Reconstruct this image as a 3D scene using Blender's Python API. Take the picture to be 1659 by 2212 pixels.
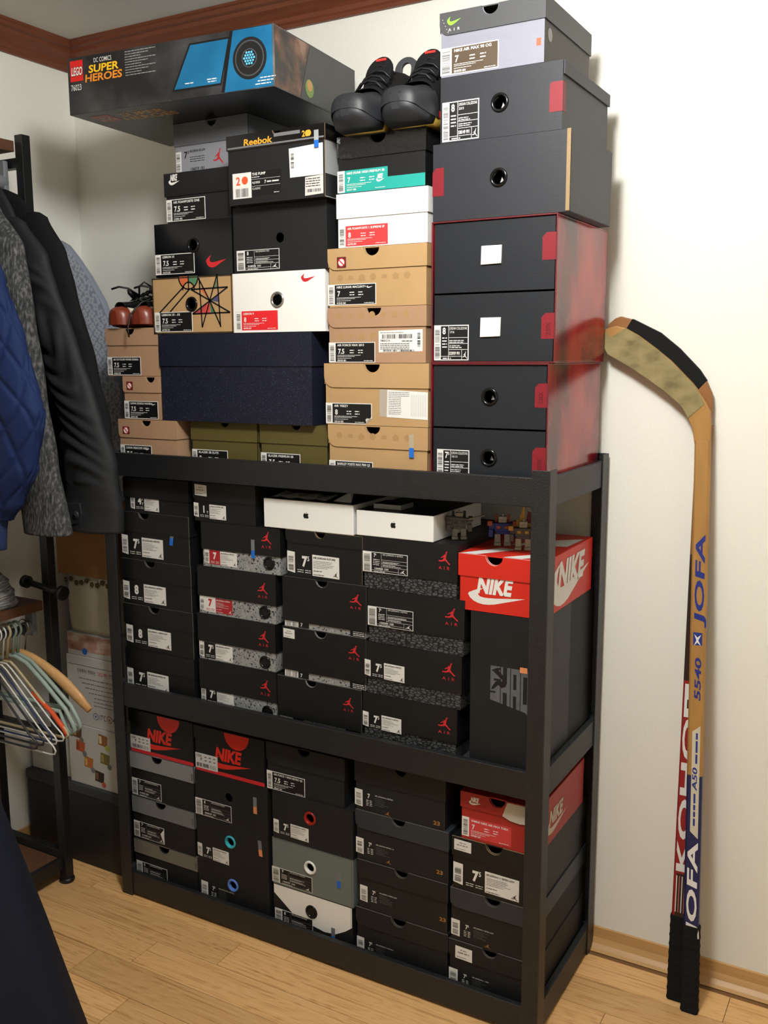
import bpy, math, random
from mathutils import Vector, Matrix
random.seed(7)
scene = bpy.context.scene
for o in list(bpy.data.objects):
    bpy.data.objects.remove(o, do_unlink=True)
C = scene.collection

# ------------------------------------------------------------------ camera
cam_d = bpy.data.cameras.new('camera'); cam = bpy.data.objects.new('camera', cam_d); C.objects.link(cam)
cam_d.sensor_fit = 'VERTICAL'; cam_d.sensor_height = 36.0; cam_d.lens = 2072.669 / 2212 * 36.0
cam_d.clip_start = 0.02
_yaw, _pit, _rol = -0.5168, -0.1602, -0.0040
_f = Vector((math.cos(_pit) * math.sin(_yaw), math.cos(_pit) * math.cos(_yaw), math.sin(_pit)))
_r = Vector((math.cos(_yaw), -math.sin(_yaw), 0)); _u = _r.cross(_f)
_R = math.cos(_rol) * _r + math.sin(_rol) * _u; _U = -math.sin(_rol) * _r + math.cos(_rol) * _u
cam.matrix_world = Matrix(((_R.x, _U.x, -_f.x, 1.8316), (_R.y, _U.y, -_f.y, -1.7647), (_R.z, _U.z, -_f.z, 1.4494), (0, 0, 0, 1)))
scene.camera = cam

# ------------------------------------------------------------------ light and exposure
world = bpy.data.worlds.new('world'); scene.world = world; world.use_nodes = True
world.node_tree.nodes['Background'].inputs[0].default_value = (1, 0.97, 0.92, 1)
world.node_tree.nodes['Background'].inputs[1].default_value = 0.05
ld = bpy.data.lights.new('ceiling_lamp_light', 'POINT'); ld.shadow_soft_size = 0.11; ld.energy = 54.0
ld.color = (1.0, 0.988, 0.96)
lamp = bpy.data.objects.new('ceiling_lamp_light', ld); C.objects.link(lamp); lamp.location = (1.28, -0.84, 2.235)
scene.view_settings.view_transform = 'Standard'; scene.view_settings.look = 'None'
scene.view_settings.gamma = 1.0; scene.view_settings.use_curve_mapping = False
scene.view_settings.exposure = 0.42

# ------------------------------------------------------------------ materials
def lin(h):
    h = h.lstrip('#'); o = []
    for i in (0, 2, 4):
        v = int(h[i:i + 2], 16) / 255
        o.append(v / 12.92 if v <= .04045 else ((v + .055) / 1.055) ** 2.4)
    return (*o, 1)
MATS = {}
def mat(name, hx, rough=.6, spec=.4, metal=0., var=0., vscale=8., bump=0., bscale=300., coat=0., stretch=None):
    if name in MATS: return MATS[name]
    m = bpy.data.materials.new(name); m.use_nodes = True; MATS[name] = m
    nt = m.node_tree; N = nt.nodes; L = nt.links; b = N['Principled BSDF']
    b.inputs['Base Color'].default_value = lin(hx); b.inputs['Roughness'].default_value = rough
    b.inputs['Specular IOR Level'].default_value = spec; b.inputs['Metallic'].default_value = metal
    b.inputs['Coat Weight'].default_value = coat; b.inputs['Coat Roughness'].default_value = .08
    if var or bump:
        tc = N.new('ShaderNodeTexCoord'); src = tc.outputs['Object']
        if stretch:
            mp = N.new('ShaderNodeMapping'); mp.inputs['Scale'].default_value = stretch
            L.new(src, mp.inputs[0]); src = mp.outputs[0]
    if var:
        n = N.new('ShaderNodeTexNoise'); n.inputs['Scale'].default_value = vscale; n.inputs['Detail'].default_value = 5
        L.new(src, n.inputs['Vector'])
        hs = N.new('ShaderNodeHueSaturation'); hs.inputs['Color'].default_value = lin(hx)
        mr = N.new('ShaderNodeMapRange'); mr.inputs[1].default_value = .25; mr.inputs[2].default_value = .75
        mr.inputs[3].default_value = 1 - var; mr.inputs[4].default_value = 1 + var
        L.new(n.outputs[0], mr.inputs[0]); L.new(mr.outputs[0], hs.inputs['Value']); L.new(hs.outputs[0], b.inputs['Base Color'])
    if bump:
        n2 = N.new('ShaderNodeTexNoise'); n2.inputs['Scale'].default_value = bscale; n2.inputs['Detail'].default_value = 3
        L.new(src, n2.inputs['Vector'])
        bp = N.new('ShaderNodeBump'); bp.inputs['Strength'].default_value = bump; bp.inputs['Distance'].default_value = .002
        L.new(n2.outputs[0], bp.inputs['Height']); L.new(bp.outputs[0], b.inputs['Normal'])
    return m
def ramp_mat(name, kind, stops, scale, rough=.6, detail=4., stretch=None, spec=.4, const=False, dist=0., coat=0.):
    """colour ramp over a noise / voronoi pattern in object space"""
    m = bpy.data.materials.new(name); m.use_nodes = True; MATS[name] = m
    nt = m.node_tree; N = nt.nodes; L = nt.links; b = N['Principled BSDF']
    b.inputs['Roughness'].default_value = rough; b.inputs['Specular IOR Level'].default_value = spec; b.inputs['Coat Weight'].default_value = coat
    tc = N.new('ShaderNodeTexCoord'); mp = N.new('ShaderNodeMapping')
    if stretch: mp.inputs['Scale'].default_value = stretch
    L.new(tc.outputs['Object'], mp.inputs[0])
    if kind == 'noise':
        t = N.new('ShaderNodeTexNoise'); t.inputs['Detail'].default_value = detail; t.inputs['Distortion'].default_value = dist
        out = t.outputs[0]
    elif kind == 'edge':
        t = N.new('ShaderNodeTexVoronoi'); t.feature = 'DISTANCE_TO_EDGE'; out = t.outputs['Distance']
    else:
        t = N.new('ShaderNodeTexVoronoi'); out = t.outputs['Distance']
    t.inputs['Scale'].default_value = scale; L.new(mp.outputs[0], t.inputs['Vector'])
    r = N.new('ShaderNodeValToRGB'); r.color_ramp.interpolation = 'CONSTANT' if const else 'LINEAR'
    e = r.color_ramp.elements
    e[0].position, e[0].color = stops[0][0], lin(stops[0][1]); e[1].position, e[1].color = stops[-1][0], lin(stops[-1][1])
    for p, h in stops[1:-1]:
        x = e.new(p); x.color = lin(h)
    L.new(out, r.inputs[0]); L.new(r.outputs[0], b.inputs['Base Color'])
    return m

WHITE = mat('white_print', '#dcdcd8', .5); INK = mat('black_ink', '#0d0d0f', .5); GREYINK = mat('grey_ink', '#6f7072', .5)
RED = mat('red_print', '#c0262b', .5); BRED = mat('bright_red_board', '#c8281a', .42, var=.03); GOLD = mat('gold_print', '#a87434', .5)
BLK = mat('black_board', '#0e0f11', .5, var=.12, vscale=6, bump=.1, bscale=500)
BLK2 = mat('matte_black_board', '#131416', .62, var=.1, vscale=5, bump=.15, bscale=420)
BLKG = mat('glossy_black_board', '#0b0c0e', .14, .5, var=.1)
CHAR = mat('charcoal_board', '#26282e', .5, var=.08, vscale=5, bump=.12, bscale=260, stretch=(.15, .15, 3))
CHAR2 = mat('dark_slate_board', '#181c22', .48, var=.08, vscale=5, bump=.12, bscale=260, stretch=(.15, .15, 3))
TAN = mat('kraft_board', '#ad8d63', .75, .2, var=.07, vscale=9, bump=.1, bscale=200)
TAN2 = mat('brown_kraft_board', '#a38266', .75, .2, var=.06, vscale=9, bump=.1, bscale=200)
TANP = mat('kraft_print', '#a08058', .75, .2)
OLIVE = mat('olive_board', '#554c24', .6, var=.06)
GREYB = mat('grey_board', '#7d7f80', .6, var=.06, vscale=7)
GREYB2 = mat('silver_grey_board', '#8f9098', .5, var=.05)
GREENG = mat('grey_green_board', '#66706c', .5, var=.05)
WHITEB = mat('white_board', '#e6e6e3', .5, .4, var=.015)
EDGE = mat('raw_card_edge', '#8f7a5b', .8, .2); EDGEW = mat('pale_card_edge', '#5f5c54', .8, .2)
TURQ = mat('turquoise_print', '#22998f', .5); TEAL = mat('teal_enamel', '#2f9fb0', .25)
BLUEF = mat('blue_flag', '#1d66c4', .5); ORANGEF = mat('orange_flag', '#d98a5a', .5)
CLEAR = mat('clear_flag', '#6f7478', .3); CLEARB = mat('clear_flag_on_kraft', '#a89a86', .3)
CHROME = mat('chrome', '#b9bbbd', .18, metal=1.); BLKMET = mat('black_enamel', '#0c0c0e', .15)
TAPERED = mat('red_tape', '#7a1420', .5, var=.05)
TISSUE = mat('white_tissue', '#c9c9c6', .8)
CEM = ramp_mat('cement_speckle', 'noise', [(0, '#1b1b1c'), (.36, '#1b1b1c'), (.38, '#8b8d8d'), (.62, '#8b8d8d'), (.7, '#a2a4a3')], 210, detail=1.0, stretch=(1, 1, 1.1))
ELE = ramp_mat('elephant_print', 'edge', [(0, '#0e0e0f'), (.10, '#0e0e0f'), (.17, '#4a4c4e'), (1, '#5a5c5e')], 140, stretch=(.62, 1, 1.25))
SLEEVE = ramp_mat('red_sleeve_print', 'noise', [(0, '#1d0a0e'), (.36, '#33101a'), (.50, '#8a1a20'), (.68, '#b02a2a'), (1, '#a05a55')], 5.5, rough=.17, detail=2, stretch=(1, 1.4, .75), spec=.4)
NAVY = ramp_mat('navy_sparkle_board', 'noise', [(0, '#0a0d1d'), (.60, '#0d1124'), (.66, '#181e3a'), (.75, '#6f748a'), (1, '#a5a8b5')], 700, rough=.55, detail=1, stretch=(.6, 1, 1))

# ------------------------------------------------------------------ mesh builder
class Fr:
    """a plane with an origin, two axes and a normal"""
    def __init__(s, O, U, V, N=None):
        s.O = Vector(O); s.U = Vector(U).normalized(); s.V = Vector(V).normalized(); s.N = Vector(N) if N else s.U.cross(s.V)
    def p(s, u, v, n=0.): return s.O + s.U * u + s.V * v + s.N * n
LAY = .00035
class MB:
    def __init__(s): s.v = []; s.f = []; s.mi = []; s.sm = []; s.mats = []
    def _m(s, m):
        if m not in s.mats: s.mats.append(m)
        return s.mats.index(m)
    def face(s, pts, m, smooth=False):
        i = len(s.v); s.v += [tuple(p) for p in pts]; s.f.append(tuple(range(i, i + len(pts)))); s.mi.append(s._m(m)); s.sm.append(smooth)
    def grid(s, rows, m, smooth=True, wrap=True, cap=False, capm=None):
        """rows of equal length joined by quads"""
        i = len(s.v); n = len(rows[0]); k = s._m(m)
        for r in rows: s.v += [tuple(p) for p in r]
        for a in range(len(rows) - 1):
            for b in range(n if wrap else n - 1):
                b2 = (b + 1) % n
                s.f.append((i + a * n + b, i + a * n + b2, i + (a + 1) * n + b2, i + (a + 1) * n + b)); s.mi.append(k); s.sm.append(smooth)
        if cap:
            kc = s._m(capm or m)
            s.f.append(tuple(i + b for b in reversed(range(n)))); s.mi.append(kc); s.sm.append(False)
            j = i + (len(rows) - 1) * n
            s.f.append(tuple(j + b for b in range(n))); s.mi.append(kc); s.sm.append(False)
    def box(s, x0, x1, y0, y1, z0, z1, m, fm=None):
        """fm: dict of face -> material for sides x- x+ y- y+ z- z+"""
        fm = fm or {}
        P = [(x0, y0, z0), (x1, y0, z0), (x1, y1, z0), (x0, y1, z0), (x0, y0, z1), (x1, y0, z1), (x1, y1, z1), (x0, y1, z1)]
        i = len(s.v); s.v += P
        for key, q in (('z-', (3, 2, 1, 0)), ('z+', (4, 5, 6, 7)), ('y-', (0, 1, 5, 4)), ('x+', (1, 2, 6, 5)), ('y+', (2, 3, 7, 6)), ('x-', (3, 0, 4, 7))):
            s.f.append(tuple(i + a for a in q)); s.mi.append(s._m(fm.get(key, m))); s.sm.append(False)
    def prism(s, poly, fr, n0, n1, m, ms=None):
        """counter-clockwise outline extruded along the frame normal from n0 to n1"""
        k = len(poly); i = len(s.v)
        s.v += [tuple(fr.p(u, v, n0)) for u, v in poly] + [tuple(fr.p(u, v, n1)) for u, v in poly]
        s.f.append(tuple(i + k + a for a in range(k))); s.mi.append(s._m(m)); s.sm.append(False)
        s.f.append(tuple(i + a for a in reversed(range(k)))); s.mi.append(s._m(m)); s.sm.append(False)
        for a in range(k):
            b = (a + 1) % k; s.f.append((i + a, i + b, i + k + b, i + k + a)); s.mi.append(s._m(ms or m)); s.sm.append(False)
    def flat(s, poly, fr, m, lay=1): s.face([fr.p(u, v, lay * LAY) for u, v in poly], m)
    def rect(s, fr, u0, u1, v0, v1, m, lay=1): s.flat([(u0, v0), (u1, v0), (u1, v1), (u0, v1)], fr, m, lay)
    def frame(s, fr, u0, u1, v0, v1, t, m, lay=1):
        s.rect(fr, u0, u1, v0, v0 + t, m, lay); s.rect(fr, u0, u1, v1 - t, v1, m, lay)
        s.rect(fr, u0, u0 + t, v0, v1, m, lay); s.rect(fr, u1 - t, u1, v0, v1, m, lay)
    def disc(s, fr, u, v, r, m, lay=1, n=20, ry=None):
        s.flat([(u + r * math.cos(2 * math.pi * a / n), v + (ry or r) * math.sin(2 * math.pi * a / n)) for a in range(n)], fr, m, lay)
    def tube(s, path, r, m, n=8, closed=False, cap=True, ry=None):
        """round tube along a path; r number or list"""
        P = [Vector(p) for p in path]; rows = []; K = len(P); up = None
        for k in range(K):
            a = P[(k - 1) % K] if (k or closed) else P[0]; b = P[(k + 1) % K] if (k < K - 1 or closed) else P[-1]
            t = (b - a).normalized()
            if up is None: up = Vector((0, 0, 1)) if abs(t.z) < .9 else Vector((1, 0, 0))
            sd = t.cross(up).normalized(); up = sd.cross(t).normalized()
            rr = r[k] if isinstance(r, (list, tuple)) else r
            r2 = (ry[k] if isinstance(ry, (list, tuple)) else ry) if ry else rr
            rows.append([P[k] + sd * rr * math.cos(2 * math.pi * j / n) + up * r2 * math.sin(2 * math.pi * j / n) for j in range(n)])
        if closed: rows.append(rows[0])
        s.grid(rows, m, cap=cap and not closed)
    def lathe(s, prof, fr, m, n=20, u=0, v=0):
        """profile of (radius, normal offset) turned about the frame normal"""
        rows = []
        for r, h in prof: rows.append([fr.p(u + r * math.cos(2 * math.pi * j / n), v + r * math.sin(2 * math.pi * j / n), h) for j in range(n)])
        s.grid(rows, m)
    def build(s, name, parent=None, bevel=0., loc=None):
        me = bpy.data.meshes.new(name); me.from_pydata(s.v, [], s.f)
        for m in s.mats: me.materials.append(m)
        me.polygons.foreach_set('material_index', s.mi); me.polygons.foreach_set('use_smooth', s.sm); me.update()
        o = bpy.data.objects.new(name, me); C.objects.link(o)
        if parent: o.parent = parent
        if loc: o.location = loc
        if bevel:
            b = o.modifiers.new('bevel', 'BEVEL'); b.width = bevel; b.segments = 2; b.limit_method = 'ANGLE'
        return o
def thing(name, label, cat, loc=(0, 0, 0), rz=0., group=None):
    o = bpy.data.objects.new(name, None); C.objects.link(o); o.empty_display_size = .05
    o.location = loc; o.rotation_euler = (0, 0, rz); o['label'] = label; o['category'] = cat
    if group: o['group'] = group
    return o
def tag(o, label, cat, group=None):
    o['label'] = label; o['category'] = cat
    if group: o['group'] = group
    return o
def struct(o, label=None, cat=None):
    o['kind'] = 'structure'
    if label: o['label'] = label
    if cat: o['category'] = cat
    return o

# ------------------------------------------------------------------ lettering
GL = {}
KOR = '전세계에서판매되는고르패턴만의기술'
CHARS = ''.join(chr(c) for c in range(33, 127)) + '°' + KOR
def load_glyphs(style, offset, CHARS=CHARS):
    objs = []
    for ch in CHARS:
        for body in (ch, ch + 'I'):
            cu = bpy.data.curves.new('g', 'FONT'); cu.body = body; cu.resolution_u = 3; cu.offset = offset; cu.fill_mode = 'FRONT'
            o = bpy.data.objects.new('g', cu); C.objects.link(o); objs.append(o)
    bpy.context.view_layer.update(); dg = bpy.context.evaluated_depsgraph_get(); res = []
    for o in objs:
        e = o.evaluated_get(dg); me = e.to_mesh()
        res.append(([(v.co.x, v.co.y) for v in me.vertices], [tuple(p.vertices) for p in me.polygons])); e.to_mesh_clear()
    iw = max(x for x, y in res[2 * CHARS.index('I')][0])
    capH = max(y for x, y in res[2 * CHARS.index('H')][0])
    for k, ch in enumerate(CHARS):
        v, f = res[2 * k]; v2 = res[2 * k + 1][0]
        adv = (max(x for x, y in v2) - iw) if v2 else .6
        GL[style, ch] = ([(x / capH, y / capH) for x, y in v], f, adv / capH)
    for o in objs:
        cu = o.data; bpy.data.objects.remove(o); bpy.data.curves.remove(cu)
load_glyphs('r', .004); load_glyphs('b', .026); load_glyphs('x', .05, 'ABCDEFGHIJKLMNOPRSTUVY0123456789')
def text(mb, fr, s, u, v, h, m, lay=2, style='r', cond=1., shear=0., space=0., width=None, align='l'):
    """one line of lettering, cap height h, baseline v"""
    adv = sum((GL[style, c][2] if c != ' ' else .45) + space for c in s)
    k = h * cond
    if width: k = width / adv
    x = u - (adv * k if align == 'r' else adv * k / 2 if align == 'c' else 0)
    mi = mb._m(m)
    for c in s:
        if c == ' ': x += (.45 + space) * k; continue
        V, F, a = GL[style, c]; i = len(mb.v)
        mb.v += [tuple(fr.p(x + (px + shear * py) * k if not width else x + px * k + shear * py * h, v + py * h, lay * LAY)) for px, py in V]
        for f in F: mb.f.append(tuple(i + q for q in f)); mb.mi.append(mi); mb.sm.append(False)
        x += (a + space) * k
    return x
def smallprint(mb, fr, u, v, w, h, m, lay=2):
    """a line of print too fine to read: short runs of tiny words"""
    x = u
    while x < u + w:
        ww = min(random.uniform(1.2, 4.5) * h, u + w - x)
        mb.rect(fr, x, x + ww, v, v + h * .7, m, lay); x += ww + h * .6
def barcode(mb, fr, u0, u1, v0, v1, m, lay=2, vertical=True, n=18):
    if vertical: a, b = v0, v1
    else: a, b = u0, u1
    step = (b - a) / n; p = a
    for k in range(n):
        t = step * random.choice((.25, .4, .6, .75))
        if k in (int(n * .45), int(n * .5)): p += step; continue
        if vertical: mb.rect(fr, u0, u1, p, p + t, m, lay)
        else: mb.rect(fr, p, p + t, v0, v1, m, lay)
        p += step
JUMP = [(.60, .90), (.67, .92), (.71, .85), (.69, .76), (.66, .67), (.64, .56), (.62, .48), (.70, .36), (.84, .20), (.93, .13), (1.0, .08), (.96, .0), (.90, .02),
        (.82, .10), (.66, .23), (.55, .31), (.48, .27), (.33, .22), (.20, .20), (.08, .23), (.02, .18), (.0, .26), (.03, .32), (.12, .30), (.30, .33), (.40, .40), (.43, .48),
        (.44, .56), (.34, .53), (.22, .46), (.17, .49), (.26, .56), (.36, .63), (.46, .67), (.47, .74), (.52, .78), (.57, .76), (.59, .68), (.61, .78)]
def jumpman(mb, fr, u0, v0, w, h, m, lay=2):
    mb.flat([(u0 + x * w, v0 + y * h) for x, y in JUMP], fr, m, lay)
    mb.disc(fr, u0 + .70 * w, v0 + .95 * h, .065 * w, m, lay, 10, .055 * h)
SW = [(0, .42), (.04, .25), (.10, .12), (.18, .04), (.27, 0), (.36, .01), (.46, .05), (.60, .16), (.80, .32), (1, .48), (.74, .41), (.50, .345), (.36, .32), (.28, .32),
      (.21, .36), (.18, .45), (.19, .56), (.22, .66), (.27, .76), (.18, .70), (.09, .59), (.02, .50)]
def swoosh(mb, fr, u0, v0, w, h, m, lay=2):
    mb.flat([(u0 + x * w, v0 + y * h / .76) for x, y in SW], fr, m, lay)
def nike(mb, fr, u0, v0, w, h, m, lay=2):
    """word above a swoosh"""
    swoosh(mb, fr, u0, v0, w, h * .58, m, lay)
    text(mb, fr, 'NIKE', u0 + w * .15, v0 + h * .42, h * .58, m, lay + .7, 'x', width=w * .60, shear=.16)

# ------------------------------------------------------------------ room shell
W, D, H = 1.2, .385, 1.2303
WY, WX, CZ = .400, -.455, 2.352       # back wall, left wall, ceiling
RX, FY = 3.4, -3.4
WALL = mat('wallpaper', '#e9e9e0', .85, .2, var=.012, vscale=3, bump=.22, bscale=240, stretch=(1, 1, .35))
CEIL = mat('ceiling_paper', '#dad9d4', .9, .1)
def slab(name, x0, x1, y0, y1, z0, z1, m):
    b = MB(); b.box(x0, x1, y0, y1, z0, z1, m); return struct(b.build(name))
slab('wall_back', WX - .05, RX + .05, WY, WY + .05, -.02, CZ + .05, WALL)
slab('wall_left', WX - .05, WX, FY - .05, WY, -.02, CZ + .05, WALL)
slab('wall_right', RX, RX + .05, FY - .05, WY, -.02, CZ + .05, WALL)
slab('wall_front', WX, RX, FY - .05, FY, -.02, CZ + .05, WALL)
slab('ceiling', WX, RX, FY, WY, CZ, CZ + .05, CEIL)
JOINT = mat('floor_joint', '#7a5632', .8)
floor = slab('floor', WX, RX, FY, WY, -.02, -.0022, JOINT)
def plank_mat():
    m = bpy.data.materials.new('floor_planks'); m.use_nodes = True; nt = m.node_tree; N = nt.nodes; L = nt.links; b = N['Principled BSDF']
    b.inputs['Roughness'].default_value = .38; b.inputs['Specular IOR Level'].default_value = .45
    tc = N.new('ShaderNodeTexCoord'); oi = N.new('ShaderNodeObjectInfo')
    off = N.new('ShaderNodeVectorMath'); off.operation = 'MULTIPLY_ADD'
    cmb = N.new('ShaderNodeCombineXYZ'); L.new(oi.outputs['Random'], cmb.inputs[0]); L.new(oi.outputs['Random'], cmb.inputs[1])
    L.new(cmb.outputs[0], off.inputs[0]); off.inputs[1].default_value = (37, 53, 0); L.new(tc.outputs['Object'], off.inputs[2])
    mp = N.new('ShaderNodeMapping'); mp.inputs['Scale'].default_value = (.3, 18, 1); L.new(off.outputs[0], mp.inputs[0])
    n1 = N.new('ShaderNodeTexNoise'); n1.inputs['Scale'].default_value = 9; n1.inputs['Detail'].default_value = 6; L.new(mp.outputs[0], n1.inputs['Vector'])
    mp2 = N.new('ShaderNodeMapping'); mp2.inputs['Scale'].default_value = (1, 5, 1); L.new(off.outputs[0], mp2.inputs[0])
    n2 = N.new('ShaderNodeTexNoise'); n2.inputs['Scale'].default_value = 3.2; n2.inputs['Detail'].default_value = 2; n2.inputs['Distortion'].default_value = .5; L.new(mp2.outputs[0], n2.inputs['Vector'])
    wv = N.new('ShaderNodeMath'); wv.operation = 'MULTIPLY'; wv.inputs[1].default_value = 60; L.new(n2.outputs[0], wv.inputs[0])
    sn = N.new('ShaderNodeMath'); sn.operation = 'SINE'; L.new(wv.outputs[0], sn.inputs[0])
    ad = N.new('ShaderNodeMath'); ad.operation = 'MULTIPLY_ADD'; ad.inputs[1].default_value = .06; L.new(sn.outputs[0], ad.inputs[0]); L.new(n1.outputs[0], ad.inputs[2])
    r = N.new('ShaderNodeValToRGB'); e = r.color_ramp.elements
    e[0].position, e[0].color = .25, lin('#a97946'); e[1].position, e[1].color = .75, lin('#dcb27c')
    x = e.new(.45); x.color = lin('#d3a56c'); L.new(ad.outputs[0], r.inputs[0])
    hs = N.new('ShaderNodeHueSaturation'); L.new(r.outputs[0], hs.inputs['Color'])
    mr = N.new('ShaderNodeMapRange'); mr.inputs[3].default_value = .82; mr.inputs[4].default_value = 1.08; L.new(oi.outputs['Random'], mr.inputs[0]); L.new(mr.outputs[0], hs.inputs['Value'])
    L.new(hs.outputs[0], b.inputs['Base Color'])
    return m
PLANK = plank_mat()
PW, PL = .0965, .66
def plank_mesh(L_, W_):
    b = MB(); g = .0007; b.box(-L_ / 2 + g, L_ / 2 - g, -W_ / 2 + g, W_ / 2 - g, -.0022, 0, PLANK); o = b.build('plank'); me = o.data; bpy.data.objects.remove(o); return me
_pm = {}
JX = {-1: .563, 0: .429, 1: .241, 2: .134, -2: 1.30, -3: .92}
row = -4
while True:
    y1 = -.031 - PW * row; y0 = y1 - PW
    y1 = min(y1, WY); row += 1
    if y1 <= FY + .01: break
    y0 = max(y0, FY)
    if y1 - y0 < .01: continue
    ph = JX.get(row - 1, random.uniform(0, PL)); x = ph - PL * math.ceil((ph - WX) / PL)
    while x < RX:
        a, b_ = max(x, WX), min(x + PL, RX); x += PL
        if b_ - a < .015: continue
        key = (round(b_ - a, 3), round(y1 - y0, 4))
        if key not in _pm: _pm[key] = plank_mesh(*key)
        o = bpy.data.objects.new('plank', _pm[key]); C.objects.link(o); o.parent = floor; o.location = ((a + b_) / 2, (y0 + y1) / 2, 0)
# floor sheet curling up the wall as a low cove
def cove(name, p0, p1, inward):
    prof = [(0, 0), (.030, 0), (.022, .004), (.013, .013), (.006, .026), (.004, .050), (0, .052)]
    b = MB(); inw = Vector(inward)
    rows = [[Vector(p) + inw * a + Vector((0, 0, z)) for a, z in prof] for p in (p0, p1)]
    b.grid(rows, COVE, smooth=False, cap=True); return struct(b.build(name))
COVE = mat('cove_vinyl', '#bd945f', .4, var=.12, vscale=14, stretch=(.4, .4, 6))
cove('baseboard_back', (RX, WY, 0), (WX + .03, WY, 0), (0, -1, 0)); cove('baseboard_left', (WX, WY, 0), (WX, FY, 0), (1, 0, 0))
# brown wooden crown moulding
CROWN = mat('crown_wood', '#6c3a24', .45, var=.16, vscale=10, stretch=(1, 1, 14))
def crown(name, p0, p1, inward):
    prof = [(0, -.074), (.010, -.074), (.013, -.066), (.017, -.062), (.019, -.052), (.030, -.040), (.040, -.032), (.043, -.022), (.052, -.018), (.054, -.009), (.058, -.006), (.058, 0), (0, 0)]
    b = MB(); inw = Vector(inward)
    rows = [[Vector(p) + inw * a + Vector((0, 0, z)) for a, z in prof] for p in (p0, p1)]
    b.grid(rows, CROWN, smooth=False, cap=True); return struct(b.build(name))
crown('trim_1', (RX, WY, CZ), (WX, WY, CZ), (0, -1, 0)); crown('trim_2', (WX, WY, CZ), (WX, FY, CZ), (1, 0, 0))

# ------------------------------------------------------------------ black steel shelving unit
STEEL = mat('hammered_black_steel', '#1a1b1d', .42, .5, var=.75, vscale=420, bump=.5, bscale=420)
STEELF = mat('satin_black_steel', '#27292b', .5, .4, bump=.1, bscale=600)
BOARD = mat('shelf_board', '#2a2b2c', .7)
Z1, Z1b, Z2, Z2b, Z3 = 1.2142, 1.1559, .603, .5421, .0696
S1, S2, S3 = 1.168, .577, .034
rack = thing('shelving_unit', 'black steel three-tier shelving unit packed with shoeboxes', 'shelf', (W / 2, 0, 0))
def rpart(name, boxes, m=STEEL, bev=.0012):
    b = MB()
    for q in boxes: b.box(q[0] - W / 2, q[1] - W / 2, *q[2:], m)
    return b.build(name, rack, bev)
PF = .037; T = .003
for sx in (0, 1):
    for sy in (0, 1):
        xa, xb = (0, PF) if sx == 0 else (W - PF, W); xs = (0, T) if sx == 0 else (W - T, W)
        if sy == 0: rpart('post', [(xa, xb, -T, 0, 0, H), (*xs, 0, .040, 0, H)])
        else: rpart('post', [(xa, xb, D, D + T, 0, H), (*xs, D - .040, D, 0, H)])
for za, zb, s in ((Z1b, Z1, S1), (Z2b, Z2, S2), (.008, Z3, S3)):
    for y0, y1, lip in ((0, .014, (.014, .026)), (D - .014, D, (D - .026, D - .014))):
        rpart('long_beam', [(T, W - T, y0, y1, za, zb), (.018, W - .018, *lip, s - .014, s - .011)], STEEL, .003 if y0 == 0 else .0012)
    for xa, xb in ((T, .017), (W - .017, W - T)):
        rpart('side_beam', [(xa, xb, .0145, D - .0145, za, zb)], STEELF)
    rpart('shelf_board', [(.018, W - .018, .0155, D - .0155, s - .0105, s)], BOARD, 0)

# ------------------------------------------------------------------ shoebox builders
def semi(cx, r, top, n=10, dep=1.):
    """points of a notch hanging from the top edge, right to left"""
    return [(cx + r * math.cos(-math.pi * k / n), top + dep * r * math.sin(-math.pi * k / n)) for k in range(n + 1)]
def panel_hole(mb, fr, x0, x1, z0, z1, n0, n1, cx, cz, r, m, ms):
    """rectangular panel with a round hole"""
    an = sorted([2 * math.pi * k / 20 for k in range(20)] + [math.atan2(z - cz, x - cx) % (2 * math.pi) for x in (x0, x1) for z in (z0, z1)])
    inn, out = [], []
    for a in an:
        c, s = math.cos(a), math.sin(a); inn.append((cx + r * c, cz + r * s))
        t = min(((x1 - cx) / c if c > 1e-9 else (x0 - cx) / c if c < -1e-9 else 9), ((z1 - cz) / s if s > 1e-9 else (z0 - cz) / s if s < -1e-9 else 9))
        out.append((cx + t * c, cz + t * s))
    mb.grid([[fr.p(u, v, n0) for u, v in out], [fr.p(u, v, n1) for u, v in out], [fr.p(u, v, n1) for u, v in inn], [fr.p(u, v, n0) for u, v in inn], [fr.p(u, v, n0) for u, v in out]], m, smooth=False)
BOX = {}
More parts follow.
